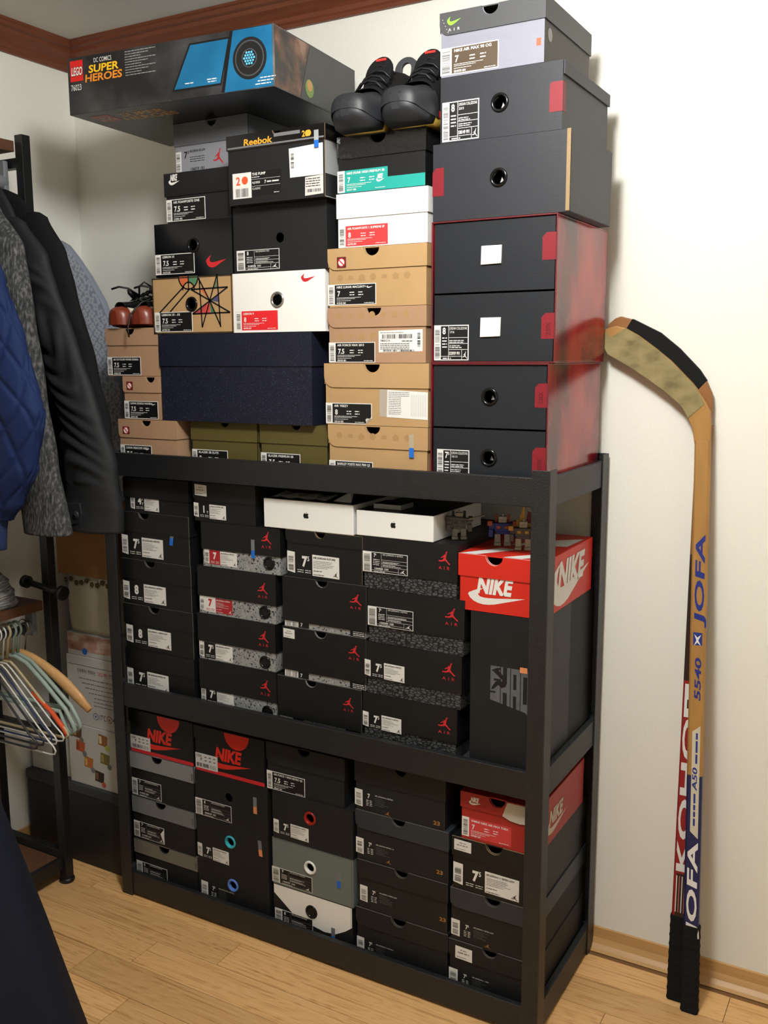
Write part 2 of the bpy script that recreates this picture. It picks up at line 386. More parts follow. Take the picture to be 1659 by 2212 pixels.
def shoebox(key, label, x0, x1, z0, z1, y=.03, d=.335, bm=BLK, lm=None, lh=.05, notch=None, rl=0., rr=0., hole=None, yaw=0., group=None, lid=True, ov=.0, name='shoebox', side=None, edge=EDGE, cat='shoebox'):
    """hollow card box with a lid; x0..z1 are the front outline, y the front plane, d the depth.
       notch=(x, radius) thumb cut in the lid's front edge; hole=(x, z, radius) through the front"""
    w, h, xc = x1 - x0, z1 - z0, (x0 + x1) / 2
    root = thing(name, label, cat, (xc, y, z0), yaw, group)
    t = .0022; e = .0026 if lid else 0.; a = w / 2 - e - ov
    fb = Fr((0, e, 0), (1, 0, 0), (0, 0, 1)); top = h - (.0022 if lid else 0)
    b = MB(); sd = side or bm
    if hole:
        panel_hole(b, fb, -a, a, 0, top, -t, 0, hole[0] - xc, hole[1] - z0, hole[2], bm, edge)
    elif notch:
        nx = notch[0] - xc; poly = [(-a, 0), (a, 0), (a, top)] + semi(nx, notch[1] * .86, top, dep=.95) + [(-a, top)]
        b.prism(poly, fb, -t, 0, bm, edge)
    else: b.box(-a, a, e, e + t, 0, top, bm)
    b.box(-a, a, d - e - t, d - e, 0, top, bm); b.box(-a, -a + t, e + t, d - e - t, 0, top, sd); b.box(a - t, a, e + t, d - e - t, 0, top, sd)
    b.box(-a + t, a - t, e + t, d - e - t, 0, t, bm)
    if not lid: b.box(-a + t, a - t, e + t, d - e - t, top - t, top, bm)
    b.build('body', root)
    fl = Fr((0, 0, 0), (1, 0, 0), (0, 0, 1)); lw = w / 2
    if lid:
        lm = lm or bm; l = MB(); lo = h - lh; n = 6
        bl = [(-lw + rl * (1 - math.cos(math.pi / 2 * k / n)), lo + rl * (1 - math.sin(math.pi / 2 * k / n))) for k in range(n + 1)] if rl else [(-lw, lo)]
        br = [(lw - rr * (1 - math.sin(math.pi / 2 * k / n)), lo + rr * (1 - math.cos(math.pi / 2 * k / n))) for k in range(n + 1)] if rr else [(lw, lo)]
        poly = bl + br + [(lw, h)] + (semi(notch[0] - xc, notch[1], h) if notch else []) + [(-lw, h)]
        l.prism(poly, fl, -t, 0, lm, edge if notch else lm)
        l.box(-lw, lw, d - t, d, lo, h, lm); l.box(-lw, -lw + t, t, d - t, lo + (rl * .3), h, lm); l.box(lw - t, lw, t, d - t, lo, h, lm)
        l.box(-lw + t, lw - t, t, d - t, h - t, h, lm)
        l.build('lid', root)
    r = dict(root=root, fb=Fr((-xc, e, -z0), (1, 0, 0), (0, 0, 1)), fl=Fr((-xc, 0, -z0), (1, 0, 0), (0, 0, 1)),
             fs=Fr((a, -y, -z0), (0, 1, 0), (0, 0, 1)), fsl=Fr((lw, -y, -z0), (0, 1, 0), (0, 0, 1)), ft=Fr((-xc, -y, h), (1, 0, 0), (0, 1, 0)), xc=xc, z0=z0, z1=z1, x0=x0, x1=x1)
    BOX[key] = r; return r
# decal frames take world x and z on the front of each box (the box stands square to the shelf)
def grommet(b, cx, cz, r, m, on='fb', ins=True):
    g = MB(); fr = b[on]
    g.lathe([(r * .66, -.006), (r * .64, .0006), (r * .74, .0026), (r * .86, .0032), (r * .97, .0018), (r, .0002), (r, -.001)], fr, m, 24, cx, cz)
    return g.build('grommet', b['root'])
def paper_in(b, cx, cz, r):
    g = MB(); fr = b['fb']
    g.face([fr.p(cx - r * .5, cz - r * .6, -.02), fr.p(cx + r * .7, cz - r * .5, -.008), fr.p(cx + r * .1, cz + r * .25, -.014)], TISSUE)
    g.face([fr.p(cx - r * .5, cz - r * .6, -.02), fr.p(cx + r * .1, cz + r * .25, -.014), fr.p(cx - r * .6, cz + r * .1, -.03)], TISSUE)
    return g.build('tissue_paper', b['root'])
def flag(b, x, z0, z1, m, on='fb', w=.011, lean=0., clear=CLEAR):
    f = MB(); fr = b[on]; zm = z0 + (z1 - z0) * .42; dx = lean
    f.flat([(x, z0), (x + w, z0), (x + w + dx * .5, zm), (x + dx * .5, zm)], fr, m, 3)
    f.flat([(x + dx * .5, zm), (x + w + dx * .5, zm), (x + w + dx, z1), (x + dx, z1)], fr, clear, 3)
    o = f.build('index_flag', b['root']); return o
def dec(b, name, fn, parent=None):
    m = MB(); fn(m); return m.build(name, parent or b['root'])

def lab_bar(b, R, name, size, code, field=INK, on='fb', border=True, fg=WHITE, swsh=False, strip=.15, curl=False, strip_m=WHITE):
    """bar-code strip at the left, printed field with name, size and small print"""
    x0, x1, z0, z1 = R; fr = b[on]; w, h = x1 - x0, z1 - z0; sx = x0 + w * strip
    base = MB(); cu = .014 if curl else 0
    poly = [(x0, z0), (x1 - cu, z0), (x1, z0 + cu * .9), (x1, z1), (x0, z1)] if curl else [(x0, z0), (x1, z0), (x1, z1), (x0, z1)]
    base.prism(poly, fr, 0, LAY * .8, strip_m if border else field)
    if not border: base.rect(fr, x0, sx, z0, z1, strip_m, 1.2)
    bt = h * .035
    p2 = [(sx, z0 + bt), (x1 - cu - bt, z0 + bt), (x1 - bt, z0 + cu + bt), (x1 - bt, z1 - bt), (sx, z1 - bt)] if curl else [(sx, z0 + bt), (x1 - bt, z0 + bt), (x1 - bt, z1 - bt), (sx, z1 - bt)]
    base.flat(p2, fr, field, 1.6)
    o = base.build('label', b['root'])
    if curl:
        c = MB(); c.grid([[fr.p(x1 - cu, z0, LAY), fr.p(x1, z0 + cu * .9, LAY)], [fr.p(x1 - cu * .9, z0 + cu * .2, .003), fr.p(x1 - cu * .15, z0 + cu * .9, .003)], [fr.p(x1 - cu * .95, z0 + cu * .75, .005), fr.p(x1 - cu * .7, z0 + cu * .95, .005)]], WHITE, wrap=False)
        c.build('curled_corner', b['root'])
    t = MB(); u = sx + w * .04
    barcode(t, fr, x0 + w * .03, sx - w * .03, z0 + h * .08, z1 - h * .12, GREYINK, 2.4, True, 22)
    text(t, fr, name, u, z1 - h * .19, h * .105, fg, 2.4, 'b', width=min(len(name) * h * .088, w * (1 - strip) - w * .1))
    text(t, fr, size, u + w * .015, z1 - h * .56, h * .24, fg, 2.4, 'b', cond=.92)
    for k in range(2):
        for q in range(2): smallprint(t, fr, u + w * (.27 + .18 * k), z1 - h * (.42 + .12 * q), w * .10, h * .06, fg, 2.4)
    for k in range(2): smallprint(t, fr, u, z1 - h * (.655 + .06 * k), w * (.5 - .12 * k), h * .032, fg, 2.4)
    smallprint(t, fr, u, z1 - h * .80, w * .3, h * .032, fg, 2.4)
    text(t, fr, code, u, z0 + h * .06, h * .085, fg, 2.4, 'b', cond=.9)
    smallprint(t, fr, x1 - w * .24 - cu, z0 + h * .07, w * .2, h * .04, fg, 2.4)
    if swsh: swoosh(t, fr, x1 - w * .19, z1 - h * .22, w * .13, h * .12, fg, 2.4)
    t.build('lettering', o); return o
def lab_grid(b, R, name, size, sup, code, on='fb', sub='', grid=WHITE, vis=1.):
    """bar-code strip, white ruled black field, size column, jumping figure"""
    x0, x1, z0, z1 = R; fr = b[on]; w, h = x1 - x0, z1 - z0; sx = x0 + w * .2; gx = x0 + w * .42
    base = MB(); base.prism([(x0, z0), (x1, z0), (x1, z1), (x0, z1)], fr, 0, LAY * .8, WHITE); bt = h * .028
    base.rect(fr, sx, x1 - bt, z0 + bt, z1 - bt, INK, 1.6)
    o = base.build('label', b['root']); t = MB(); l = 2.4
    barcode(t, fr, x0 + w * .03, sx - w * .03, z0 + h * .05, z1 - h * .1, GREYINK, l, True, 24)
    lw = h * .012
    t.rect(fr, gx, gx + lw, z0, z1, grid, l)
    for q in (.64, .47, .30): t.rect(fr, gx, x1, z0 + h * q, z0 + h * q + lw, grid, l)
    t.rect(fr, sx, x1 - w * .2, z0 + h * .11, z0 + h * .11 + lw, grid, l); t.rect(fr, x1 - w * .2, x1 - w * .2 + lw, z0, z0 + h * .3, grid, l)
    e = text(t, fr, size, sx + w * .05, z1 - h * .25, h * .18, WHITE, l, 'b', cond=.8)
    if sup: text(t, fr, sup, e, z1 - h * .16, h * .08, WHITE, l, 'b', cond=.8)
    for k in range(4): smallprint(t, fr, sx + w * .04, z1 - h * (.38 + .085 * k), w * .14, h * .045, WHITE, l)
    text(t, fr, name, gx + w * .03, z1 - h * .13, h * .07, WHITE, l, 'r', width=min(w * .5, len(name) * h * .062))
    if sub: text(t, fr, sub, gx + w * .03, z1 - h * .23, h * .06, WHITE, l)
    for q in (.55, .50, .40, .35): smallprint(t, fr, gx + w * .03, z0 + h * q, w * random.uniform(.25, .42), h * .032, WHITE, l)
    text(t, fr, code, sx + w * .06 if w / h > 1.6 else gx + w * .02, z0 + h * .16, h * .085, WHITE, l, 'b', width=w * .32)
    smallprint(t, fr, sx + w * .06, z0 + h * .045, w * .24, h * .04, WHITE, l)
    jumpman(t, fr, x1 - w * .17, z0 + h * .05, w * .13, h * .2, WHITE, l)
    t.build('lettering', o); return o
def lab_big(b, R, size, sup, name, on='fb', tagm=WHITE, fg=WHITE, mid=None, right=WHITE, rfg=INK, sub='', jm=True):
    """bar-code tag, large size numeral, white card of small print"""
    x0, x1, z0, z1 = R; fr = b[on]; w, h = x1 - x0, z1 - z0
    base = MB(); base.prism([(x0, z0 + h * .12), (x0 + w * .15, z0 + h * .05), (x0 + w * .15, z1 - h * .03), (x0, z1)], fr, 0, LAY * .8, tagm)
    if mid: base.rect(fr, x0 + w * .15, x0 + w * .49, z0 + h * .02, z1 - h * .02, mid, 1.)
    base.build('barcode_tag', b['root']); base = MB()
    rx = x0 + w * .49; base.prism([(rx, z0 + h * .02), (x1, z0), (x1, z1 - h * .08), (rx, z1 - h * .06)], fr, 0, LAY * .8, right)
    o = base.build('label', b['root']); t = MB(); l = 2.2
    barcode(t, fr, x0 + w * .025, x0 + w * .125, z0 + h * .17, z1 - h * .22, GREYINK, l, True, 18)
    if sup: text(t, fr, size, x0 + w * .385, z1 - h * .60, h * .44, fg, l, 'x', cond=.82, align='r'); text(t, fr, sup, x0 + w * .395, z1 - h * .36, h * .20, fg, l, 'b', cond=.8)
    else: text(t, fr, size, x0 + w * .32, z1 - h * .60, h * .44, fg, l, 'x', cond=.85, align='c')
    if sub: text(t, fr, sub, x0 + w * .41, z1 - h * .66, h * .16, fg, l, 'b', cond=.8)
    for k in range(2): smallprint(t, fr, x0 + w * .20, z0 + h * (.2 - .09 * k), w * .12, h * .045, fg, l); smallprint(t, fr, x0 + w * .35, z0 + h * (.2 - .09 * k), w * .11, h * .045, fg, l)
    text(t, fr, name, rx + w * .02, z1 - h * .22, h * .075, rfg, l, 'b', width=min(w * .42, len(name) * h * .075))
    for k in range(5): smallprint(t, fr, rx + w * .025, z1 - h * (.34 + .07 * k), w * random.uniform(.2, .4), h * .028, GREYINK if rfg is INK else rfg, l)
    smallprint(t, fr, rx + w * .025, z0 + h * .23, w * .16, h * .04, rfg, l); smallprint(t, fr, rx + w * .02, z0 + h * .07, w * .2, h * .035, rfg, l)
    if jm: jumpman(t, fr, x1 - w * .11, z0 + h * .04, w * .09, h * .24, rfg, l)
    t.build('lettering', o); return o
def lab_gold(b, R, size, sup, name, on='fb', jm=True):
    """bar-code tag with white size and fine gold print straight on the card"""
    x0, x1, z0, z1 = R; fr = b[on]; w, h = x1 - x0, z1 - z0
    base = MB(); base.prism([(x0, z0 + h * .02), (x0 + w * .20, z0 - h * .02), (x0 + w * .20, z1 - h * .02), (x0, z1)], fr, 0, LAY * .8, WHITE); o = base.build('label', b['root'])
    t = MB(); l = 2.2
    barcode(t, fr, x0 + w * .035, x0 + w * .165, z0 + h * .08, z1 - h * .22, GREYINK, l, True, 16)
    e = text(t, fr, size, x0 + w * .33, z1 - h * .42, h * .26, WHITE, l, 'b', cond=.85)
    if sup: text(t, fr, sup, e, z1 - h * .28, h * .13, WHITE, l, 'b', cond=.8)
    for k in range(4): smallprint(t, fr, x0 + w * .30, z0 + h * (.42 - .1 * k), w * .06, h * .055, WHITE, l); smallprint(t, fr, x0 + w * .39, z0 + h * (.42 - .1 * k), w * .06, h * .055, WHITE, l)
    text(t, fr, name, x0 + w * .52, z1 - h * .22, h * .075, WHITE, l, 'r', width=min(w * .46, len(name) * h * .07))
    for k in range(5): smallprint(t, fr, x0 + w * .52, z1 - h * (.36 + .1 * k), w * random.uniform(.2, .38), h * .028, GREYINK, l)
    if jm: jumpman(t, fr, x0 + w * .78, z0 - h * .2, w * .13, h * .26, GOLD, l)
    t.build('lettering', o); return o
def air(b, R, m=RED, on='fl'):
    x0, x1, z0, z1 = R; fr = b[on]; h = z1 - z0; g = MB()
    jumpman(g, fr, x0, z0 + h * .28, x1 - x0, h * .75, m, 1); text(g, fr, 'AIR', x0, z0, h * .18, m, 1, 'r', width=(x1 - x0) * 1.12, space=.55)
    return g.build('emblem', b['root'])
def sticker(b, R, on='fl', code='', tilt=0.):
    x0, x1, z0, z1 = R; fr = b[on]; w, h = x1 - x0, z1 - z0; s = MB()
    s.prism([(x0, z0), (x1, z0 - tilt), (x1, z1 - tilt), (x0, z1)], fr, 0, LAY, WHITE); o = s.build('price_sticker', b['root'])
    t = MB(); l = 2.
    smallprint(t, fr, x0 + w * .3, z1 - h * .28 - tilt * .5, w * .4, h * .09, GREYINK, l); smallprint(t, fr, x0 + w * .15, z1 - h * .52 - tilt * .5, w * .68, h * .12, GREYINK, l); smallprint(t, fr, x0 + w * .08, z0 + h * .14 - tilt * .3, w * .6, h * .07, GREYINK, l)
    t.build('lettering', o); return o
LB = {
'F':(0.942,1.065,1.994,2.044), 'Fsw':(0.957,0.991,2.079,2.101), 'D':(0.948,1.027,1.869,1.943), 'E2':(0.930,1.008,1.442,1.513), 'E1':(0.938,1.012,1.210,1.259),
'D1':(0.670,0.783,1.188,1.223), 'D1t':(0.875,0.887,1.239,1.286), 'D2':(0.663,0.781,1.305,1.350), 'D2s':(0.800,0.924,1.318,1.379), 'D3':(0.673,0.790,1.438,1.481),
'D3s':(0.799,0.904,1.459,1.504), 'D4':(0.672,0.793,1.560,1.604), 'D4n':(0.698,0.721,1.638,1.661), 'D5':(0.701,0.822,1.680,1.724), 'D6':(0.700,0.822,1.792,1.837),
'D6g':(0.822,0.910,1.794,1.817), 'C4':(0.444,0.496,1.797,1.850), 'C4b':(0.497,0.572,1.802,1.847), 'C4p':(0.597,0.683,1.822,1.889), 'C4q':(0.637,0.683,1.789,1.827),
'C3':(0.428,0.547,1.643,1.689), 'C3r':(0.540,0.559,1.698,1.725), 'C2':(0.420,0.539,1.511,1.554), 'C2sw':(0.605,0.641,1.614,1.629), 'C2r':(0.523,0.555,1.560,1.594),
'B2':(0.173,0.291,1.510,1.558), 'B2r':(0.274,0.306,1.557,1.592), 'B3':(0.182,0.303,1.646,1.693), 'B3r':(0.284,0.318,1.694,1.724), 'B3sw':(0.338,0.397,1.656,1.682),
'B4':(0.221,0.339,1.764,1.817), 'B4n':(0.233,0.266,1.848,1.870), 'B5':(0.183,0.338,1.893,1.944), 'B5j':(0.302,0.331,1.905,1.936), 'A3':(0.005,0.118,1.407,1.452),
'A2':(0.056,0.169,1.299,1.343), 'A2n':(0.069,0.091,1.365,1.387), 'A1':(0.036,0.142,1.207,1.232), 'A1n':(0.049,0.072,1.259,1.278), 'OL1':(0.256,0.367,1.204,1.228),
'OL2':(0.466,0.578,1.204,1.229), 'a4':(0.062,0.158,1.065,1.107), 'a3':(0.025,0.166,0.943,0.998), 'a2':(0.022,0.169,0.823,0.875), 'a1':(0.026,0.180,0.706,0.757),
'a0':(0.022,0.166,0.594,0.639), 'b5':(0.272,0.372,1.061,1.099), 'b4':(0.301,0.401,0.948,0.985), 'b4r':(0.481,0.513,0.956,0.980), 'b3':(0.281,0.383,0.826,0.866),
'b3r':(0.465,0.497,0.835,0.858), 'b2':(0.274,0.379,0.705,0.748), 'b1':(0.275,0.378,0.593,0.631), 'b4j':(0.478,0.507,1.004,1.043), 'b3j':(0.463,0.493,0.882,0.919),
'c3':(0.550,0.693,0.951,1.005), 'c2j':(0.722,0.753,0.888,0.922), 'c1j':(0.717,0.747,0.768,0.802), 'c0j':(0.701,0.730,0.642,0.675), 'd3':(0.757,0.870,0.979,1.025),
'd3j':(0.948,0.975,1.003,1.042), 'd2':(0.769,0.884,0.856,0.901), 'd2j':(0.961,0.992,0.883,0.920), 'd1':(0.760,0.862,0.735,0.776), 'd1j':(0.955,0.986,0.760,0.798),
'd0':(0.754,0.854,0.614,0.652), 'd0j':(0.946,0.976,0.637,0.674), 'f3':(0.022,0.092,0.413,0.450), 'f3n':(0.082,0.184,0.436,0.473), 'f3s':(0.122,0.199,0.494,0.517),
'g3':(0.248,0.320,0.406,0.446), 'g3n':(0.314,0.412,0.432,0.468), 'g3s':(0.346,0.424,0.488,0.512), 'f2':(0.010,0.122,0.279,0.327), 'f1':(0.011,0.128,0.157,0.203),
'f0':(0.015,0.133,0.049,0.083), 'g2':(0.244,0.362,0.278,0.323), 'g2r':(0.343,0.367,0.333,0.359), 'g2t':(0.433,0.444,0.323,0.367), 'g1':(0.246,0.349,0.159,0.198),
'g1r':(0.338,0.373,0.211,0.239), 'g1t':(0.446,0.461,0.212,0.254), 'g0':(0.254,0.368,0.053,0.093), 'g0r':(0.343,0.377,0.093,0.120), 'h3':(0.475,0.588,0.400,0.447),
'h2':(0.494,0.598,0.287,0.325), 'h2r':(0.586,0.619,0.337,0.364), 'h1':(0.486,0.606,0.156,0.197), 'h1r':(0.583,0.618,0.209,0.235), 'h1t':(0.678,0.691,0.193,0.236),
'h0':(0.492,0.606,0.052,0.082), 'h0r':(0.585,0.620,0.093,0.119), 'h0t':(0.660,0.673,0.052,0.083), 'i3':(0.729,0.833,0.417,0.456), 'i3n':(0.934,0.948,0.419,0.426),
'i2':(0.731,0.839,0.298,0.335), 'i2n':(0.942,0.957,0.303,0.312), 'i1':(0.741,0.845,0.185,0.217), 'i1n':(0.950,0.965,0.190,0.195), 'i0':(0.730,0.832,0.052,0.081),
'j3':(1.001,1.120,0.412,0.454), 'j2':(0.984,1.138,0.291,0.339), 'j2s':(0.987,1.028,0.374,0.397), 'j1':(0.980,1.083,0.163,0.202), 'j0':(0.975,1.085,0.057,0.074),
'j0s':(0.993,1.034,0.106,0.137), 'ap1l':(0.599,0.614,1.085,1.100), 'ap2l':(0.828,0.841,1.082,1.097), 'e1n':(1.016,1.145,0.941,0.988), 'e0q':(1.067,1.151,0.720,0.809),
'e0o':(1.133,1.149,0.803,0.814), 'Cr':(1.053,1.087,1.774,1.809), 'Ct':(0.927,0.952,1.767,1.821), 'Dr':(1.053,1.087,1.909,1.949), 'Dt':(1.169,1.202,1.899,1.954),
'Bsq1':(1.034,1.078,1.629,1.665), 'Bsq2':(1.034,1.078,1.488,1.526), 'Bt1':(1.161,1.190,1.632,1.683), 'Bt2':(1.162,1.191,1.483,1.532), 'Ar1':(1.038,1.073,1.351,1.387),
'Ar2':(1.038,1.072,1.230,1.261), 'At1':(1.152,1.177,1.350,1.397), 'At2':(1.149,1.180,1.225,1.271)
}

GT, GM, GB = 'shoeboxes stacked on top of the shelving unit', 'shoeboxes on the middle shelf', 'shoeboxes on the bottom shelf'
def L_(k, z0=None, z1=None):
    a = LB[k]; return (a[0], a[1], a[2] if z0 is None else z0, a[3] if z1 is None else z1)
def mid(k): a = LB[k]; return ((a[0] + a[1]) / 2, (a[2] + a[3]) / 2)

# ================================================================== top of the unit, right-hand stack
def drawer_pack(key, label, x0, x1, z0, z1, y, d, zs, faces, group):
    """tall red sleeve, open at the front, holding two dark trays one above the other"""
    w, h, xc = x1 - x0, z1 - z0, (x0 + x1) / 2; t = .003
    root = thing('shoebox_sleeve', label, 'shoebox', (xc, y, z0), 0, group)
    s = MB(); EDGER = mat('sleeve_edge', '#5a1a20', .5)
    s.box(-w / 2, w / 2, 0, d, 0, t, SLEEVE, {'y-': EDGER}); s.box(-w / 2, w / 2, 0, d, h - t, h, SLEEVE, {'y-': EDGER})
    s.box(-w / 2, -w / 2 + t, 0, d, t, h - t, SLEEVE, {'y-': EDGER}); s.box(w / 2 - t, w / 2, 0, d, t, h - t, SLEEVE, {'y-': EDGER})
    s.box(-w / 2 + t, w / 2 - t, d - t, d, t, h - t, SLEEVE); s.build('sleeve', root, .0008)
    res = []
    for (za, zb, hole) in zs:
        a = w / 2 - t - .0025; tr = MB(); fr = Fr((0, .004, 0), (1, 0, 0), (0, 0, 1)); za_, zb_ = za - z0, zb - z0; tt = .003
        if hole: panel_hole(tr, fr, -a, a, za_, zb_, -tt, 0, hole[0] - xc, hole[1] - z0, hole[2], faces, EDGE)
        else: tr.box(-a, a, .004, .007, za_, zb_, faces)
        tr.box(-a, -a + tt, .0042, d - .01, za_, zb_, EDGE, {'x-': CHAR2, 'x+': CHAR2, 'y-': EDGE}); tr.box(a - tt, a, .0042, d - .01, za_, zb_, CHAR2, {'y-': EDGE})
        tr.box(-a + tt, a - tt, .0072, d - .01, za_, za_ + tt, CHAR2); tr.box(-a + tt, a - tt, .0072, d - .01, zb_ - tt, zb_, CHAR2); tr.build('tray', root)
        res.append(dict(root=root, fb=Fr((-xc, .004, -z0), (1, 0, 0), (0, 0, 1)), fl=Fr((-xc, .004, -z0), (1, 0, 0), (0, 0, 1))))
    return res
def tapetab(b, R, on='fb', wrap=False, rot=False, round_=True):
    x0, x1, z0, z1 = R; fr = b[on]; c = .008; s = MB()
    s.prism([(x0, z0), (x1, z0), (x1, z1), (x0 + c, z1), (x0, z1 - c)], fr, 0, LAY * 1.2, TAPERED); o = s.build('red_tab', b['root'])
    if rot:
        t = MB(); f2 = Fr(fr.p((x0 + x1) / 2 + .004, z0 + .006), fr.V, -fr.U); text(t, f2, '23IX', 0, 0, .009, mat('dark_red_ink', '#5a1018', .5), 2.5, 'b'); t.build('lettering', o)
h1, h2 = mid('Ar1'), mid('Ar2')
e2, e1_ = drawer_pack('A', 'lower red sleeve pack with two dark trays with round finger holes, bottom of right stack', .924, 1.181, 1.1685, 1.436, .03, .335, [(1.3065, 1.4315, (*h1, .0125)), (1.1725, 1.3025, (*h2, .0125))], CHAR2, GT)
for q, hh in ((e2, h1), (e1_, h2)): grommet(q, *hh, .0185, BLKMET); paper_in(q, *hh, .011)
tapetab(e2, LB['At1'], rot=True); tapetab(e1_, L_('At2', 1.218), rot=True)
lab_grid(e1_, L_('E1', 1.188), 'JORDAN COLLEZIONE', '7', '5', '323939 991', sub='10/13')
e4, e3 = drawer_pack('B', 'upper red sleeve pack with white square caps on its two dark tray fronts', .925, 1.192, 1.4365, 1.7175, .03, .318, [(1.577, 1.713, None), (1.4405, 1.573, None)], CHAR2, GT)
for q, k, tk in ((e4, 'Bsq1', 'Bt1'), (e3, 'Bsq2', 'Bt2')):
    x0, x1, z0, z1 = LB[k]; s = MB(); s.prism([(x0, z0), (x1 - .001, z0 + .001), (x1, z1), (x0 + .001, z1)], q['fb'], 0, .004, WHITEB); s.build('square_cap', q['root'], .0006)
    tapetab(q, LB[tk], rot=(k == 'Bsq2'))
lab_grid(e3, LB['E2'], 'JORDAN COLLEZIONE', '8', '', '323939 991', sub='17/6')
c, = [shoebox('C', 'wide charcoal box with round finger hole and red tape on its left edge', .928, 1.213, 1.718, 1.866, .03, .262, CHAR, hole=(*mid('Cr'), .0125), lid=False, group=GT)]
grommet(c, *mid('Cr'), .0185, BLKMET); paper_in(c, *mid('Cr'), .011); tapetab(c, L_('Ct'))
def _c(m):
    m.prism([(c['x1'] - .0065, 1.7195), (c['x1'] + .0012, 1.7195), (c['x1'] + .0012, 1.8665), (c['x1'] - .0065, 1.8665)], c['fb'], -.001, .0016, EDGE)
    m.box(c['x1'] - c['xc'], c['x1'] - c['xc'] + .0012, -.0015, .26, .001, .1485, CHAR)
dec(c, 'side_flap', _c)
d_ = shoebox('D', 'charcoal box with round finger hole, black size label and red tape round its right edge', .944, 1.195, 1.8665, 1.989, .03, .28, CHAR, hole=(*mid('Dr'), .0125), lid=False, group=GT)
grommet(d_, *mid('Dr'), .0185, BLKMET); paper_in(d_, *mid('Dr'), .011)
lab_grid(d_, LB['D'], 'JORDAN COLLEZIONE', '8', '', '338149 991', sub='20/3')
def _d(m):
    m.prism([(1.170, 1.899), (1.1955, 1.899), (1.1955, 1.952), (1.174, 1.952), (1.170, 1.948)], d_['fb'], 0, LAY * 1.3, TAPERED)
    m.prism([(.0296, 1.899), (.048, 1.900), (.048, 1.953), (.0296, 1.952)], d_['fs'], 0, LAY * 1.3, TAPERED)
dec(d_, 'red_tab', _d)
dec(d_, 'lid_flap', lambda m: m.box(1.1955 - d_['xc'], 1.1985 - d_['xc'], .002, .285, .098, .1215, CHAR))
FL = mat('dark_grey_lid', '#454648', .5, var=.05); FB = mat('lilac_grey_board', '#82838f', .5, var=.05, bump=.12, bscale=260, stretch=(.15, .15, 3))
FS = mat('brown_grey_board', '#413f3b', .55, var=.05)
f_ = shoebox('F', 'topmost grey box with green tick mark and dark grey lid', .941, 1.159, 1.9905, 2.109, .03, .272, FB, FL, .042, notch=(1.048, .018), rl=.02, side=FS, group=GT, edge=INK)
GREEN = mat('lime_print', '#86c63a', .5)
def _f(m):
    swoosh(m, f_['fl'], .957, 2.084, .030, .016, GREEN, 1); text(m, f_['fl'], 'AIR', .960, 2.0735, .0052, WHITE, 1, width=.030, space=.9)
    for k in range(5): m.disc(f_['fl'], .9475 + .003 * k, 2.096 - .006 * k, .0008, WHITE, 1, 6)
dec(f_, 'emblem', _f)
BRN = mat('bronze_print', '#4f4030', .5, var=.1)
lab_bar(f_, LB['F'], 'NIKE AIR MAX 90 OG', '7', '554970 001', BRN, strip=.20)
dec(f_, 'orange_dot', lambda m: m.rect(f_['fb'], 1.141, 1.150, 2.021, 2.034, mat('orange_sticker', '#e0573c', .5), 1))
dec(f_, 'round_seal', lambda m: m.disc(f_['fs'], .062, 2.045, .012, mat('clear_seal', '#77746f', .3), 1))

# ================================================================== tan stack
def arch_prints(b, z, m=TANP, on='fb', n=7):
    g = MB(); fr = b[on]
    for k in range(n):
        x = b['x0'] + .03 + k * (b['x1'] - b['x0'] - .05) / n; r = .0075
        if k % 3 == 0: g.disc(fr, x, z, r, m, .6, 14)
        elif k % 3 == 1: g.flat([(x - r, z - r * .6), (x + r, z - r * .6), (x + r * .7, z + r * .5), (x - r * .7, z + r * .5)], fr, m, .6)
        else: g.flat([(x - r, z - r), (x + r, z - r), (x + r, z + r * .3), (x, z + r), (x - r, z + r * .3)], fr, m, .6)
    return g.build('printed_marks', b['root'])
def nosign(b, R, on='fl'):
    x0, x1, z0, z1 = R; fr = b[on]; cx, cz, r = (x0 + x1) / 2, (z0 + z1) / 2, (x1 - x0) * .40; m = MB()
    m.rect(fr, x0, x1, z0, z1, mat('dark_red_field', '#5b1f20', .5), 1); m.disc(fr, cx, cz, r, RED, 2); m.disc(fr, cx, cz, r * .8, WHITE, 3)
    q = r * .75; m.flat([(cx - q, cz + q * .7), (cx - q * .8, cz + q), (cx + q, cz - q * .7), (cx + q * .8, cz - q)][::-1], fr, RED, 4)
    return m.build('warning_sticker', b['root'])
b1 = shoebox('D1', 'tan shoebox with blue index flag at the bottom of the tan stack', .669, .918, 1.1685, 1.302, .03, .33, TAN, TAN, .048, notch=(.784, .020), rl=.022, group=GT)
lab_bar(b1, L_('D1', 1.171), 'BARKLEY POSITE MAX PRM QS', '8', '588527 700'); flag(b1, .874, 1.238, 1.287, BLUEF, 'fl', .0115, clear=CLEARB); arch_prints(b1, 1.279, on='fl')
b2 = shoebox('D2', 'tan shoebox with curling black label and taped paper slip beside red sleeve', .661, .920, 1.303, 1.436, .03, .33, TAN, TAN, .052, notch=(.783, .021), rl=.024, group=GT)
lab_bar(b2, L_('D2'), 'AIR YEEZY', '8', '366164 002', curl=True)
def _t(m):
    fr = b2['fb']; m.prism([(.800, 1.323), (.9165, 1.318), (.9165, 1.377), (.801, 1.381)], fr, 0, LAY, mat('tape_film', '#a9a092', .25)); m.prism([(.818, 1.322), (.9165, 1.3185), (.9165, 1.376), (.820, 1.380)], fr, LAY, LAY * 2, WHITE)
o = dec(b2, 'paper_slip', _t)
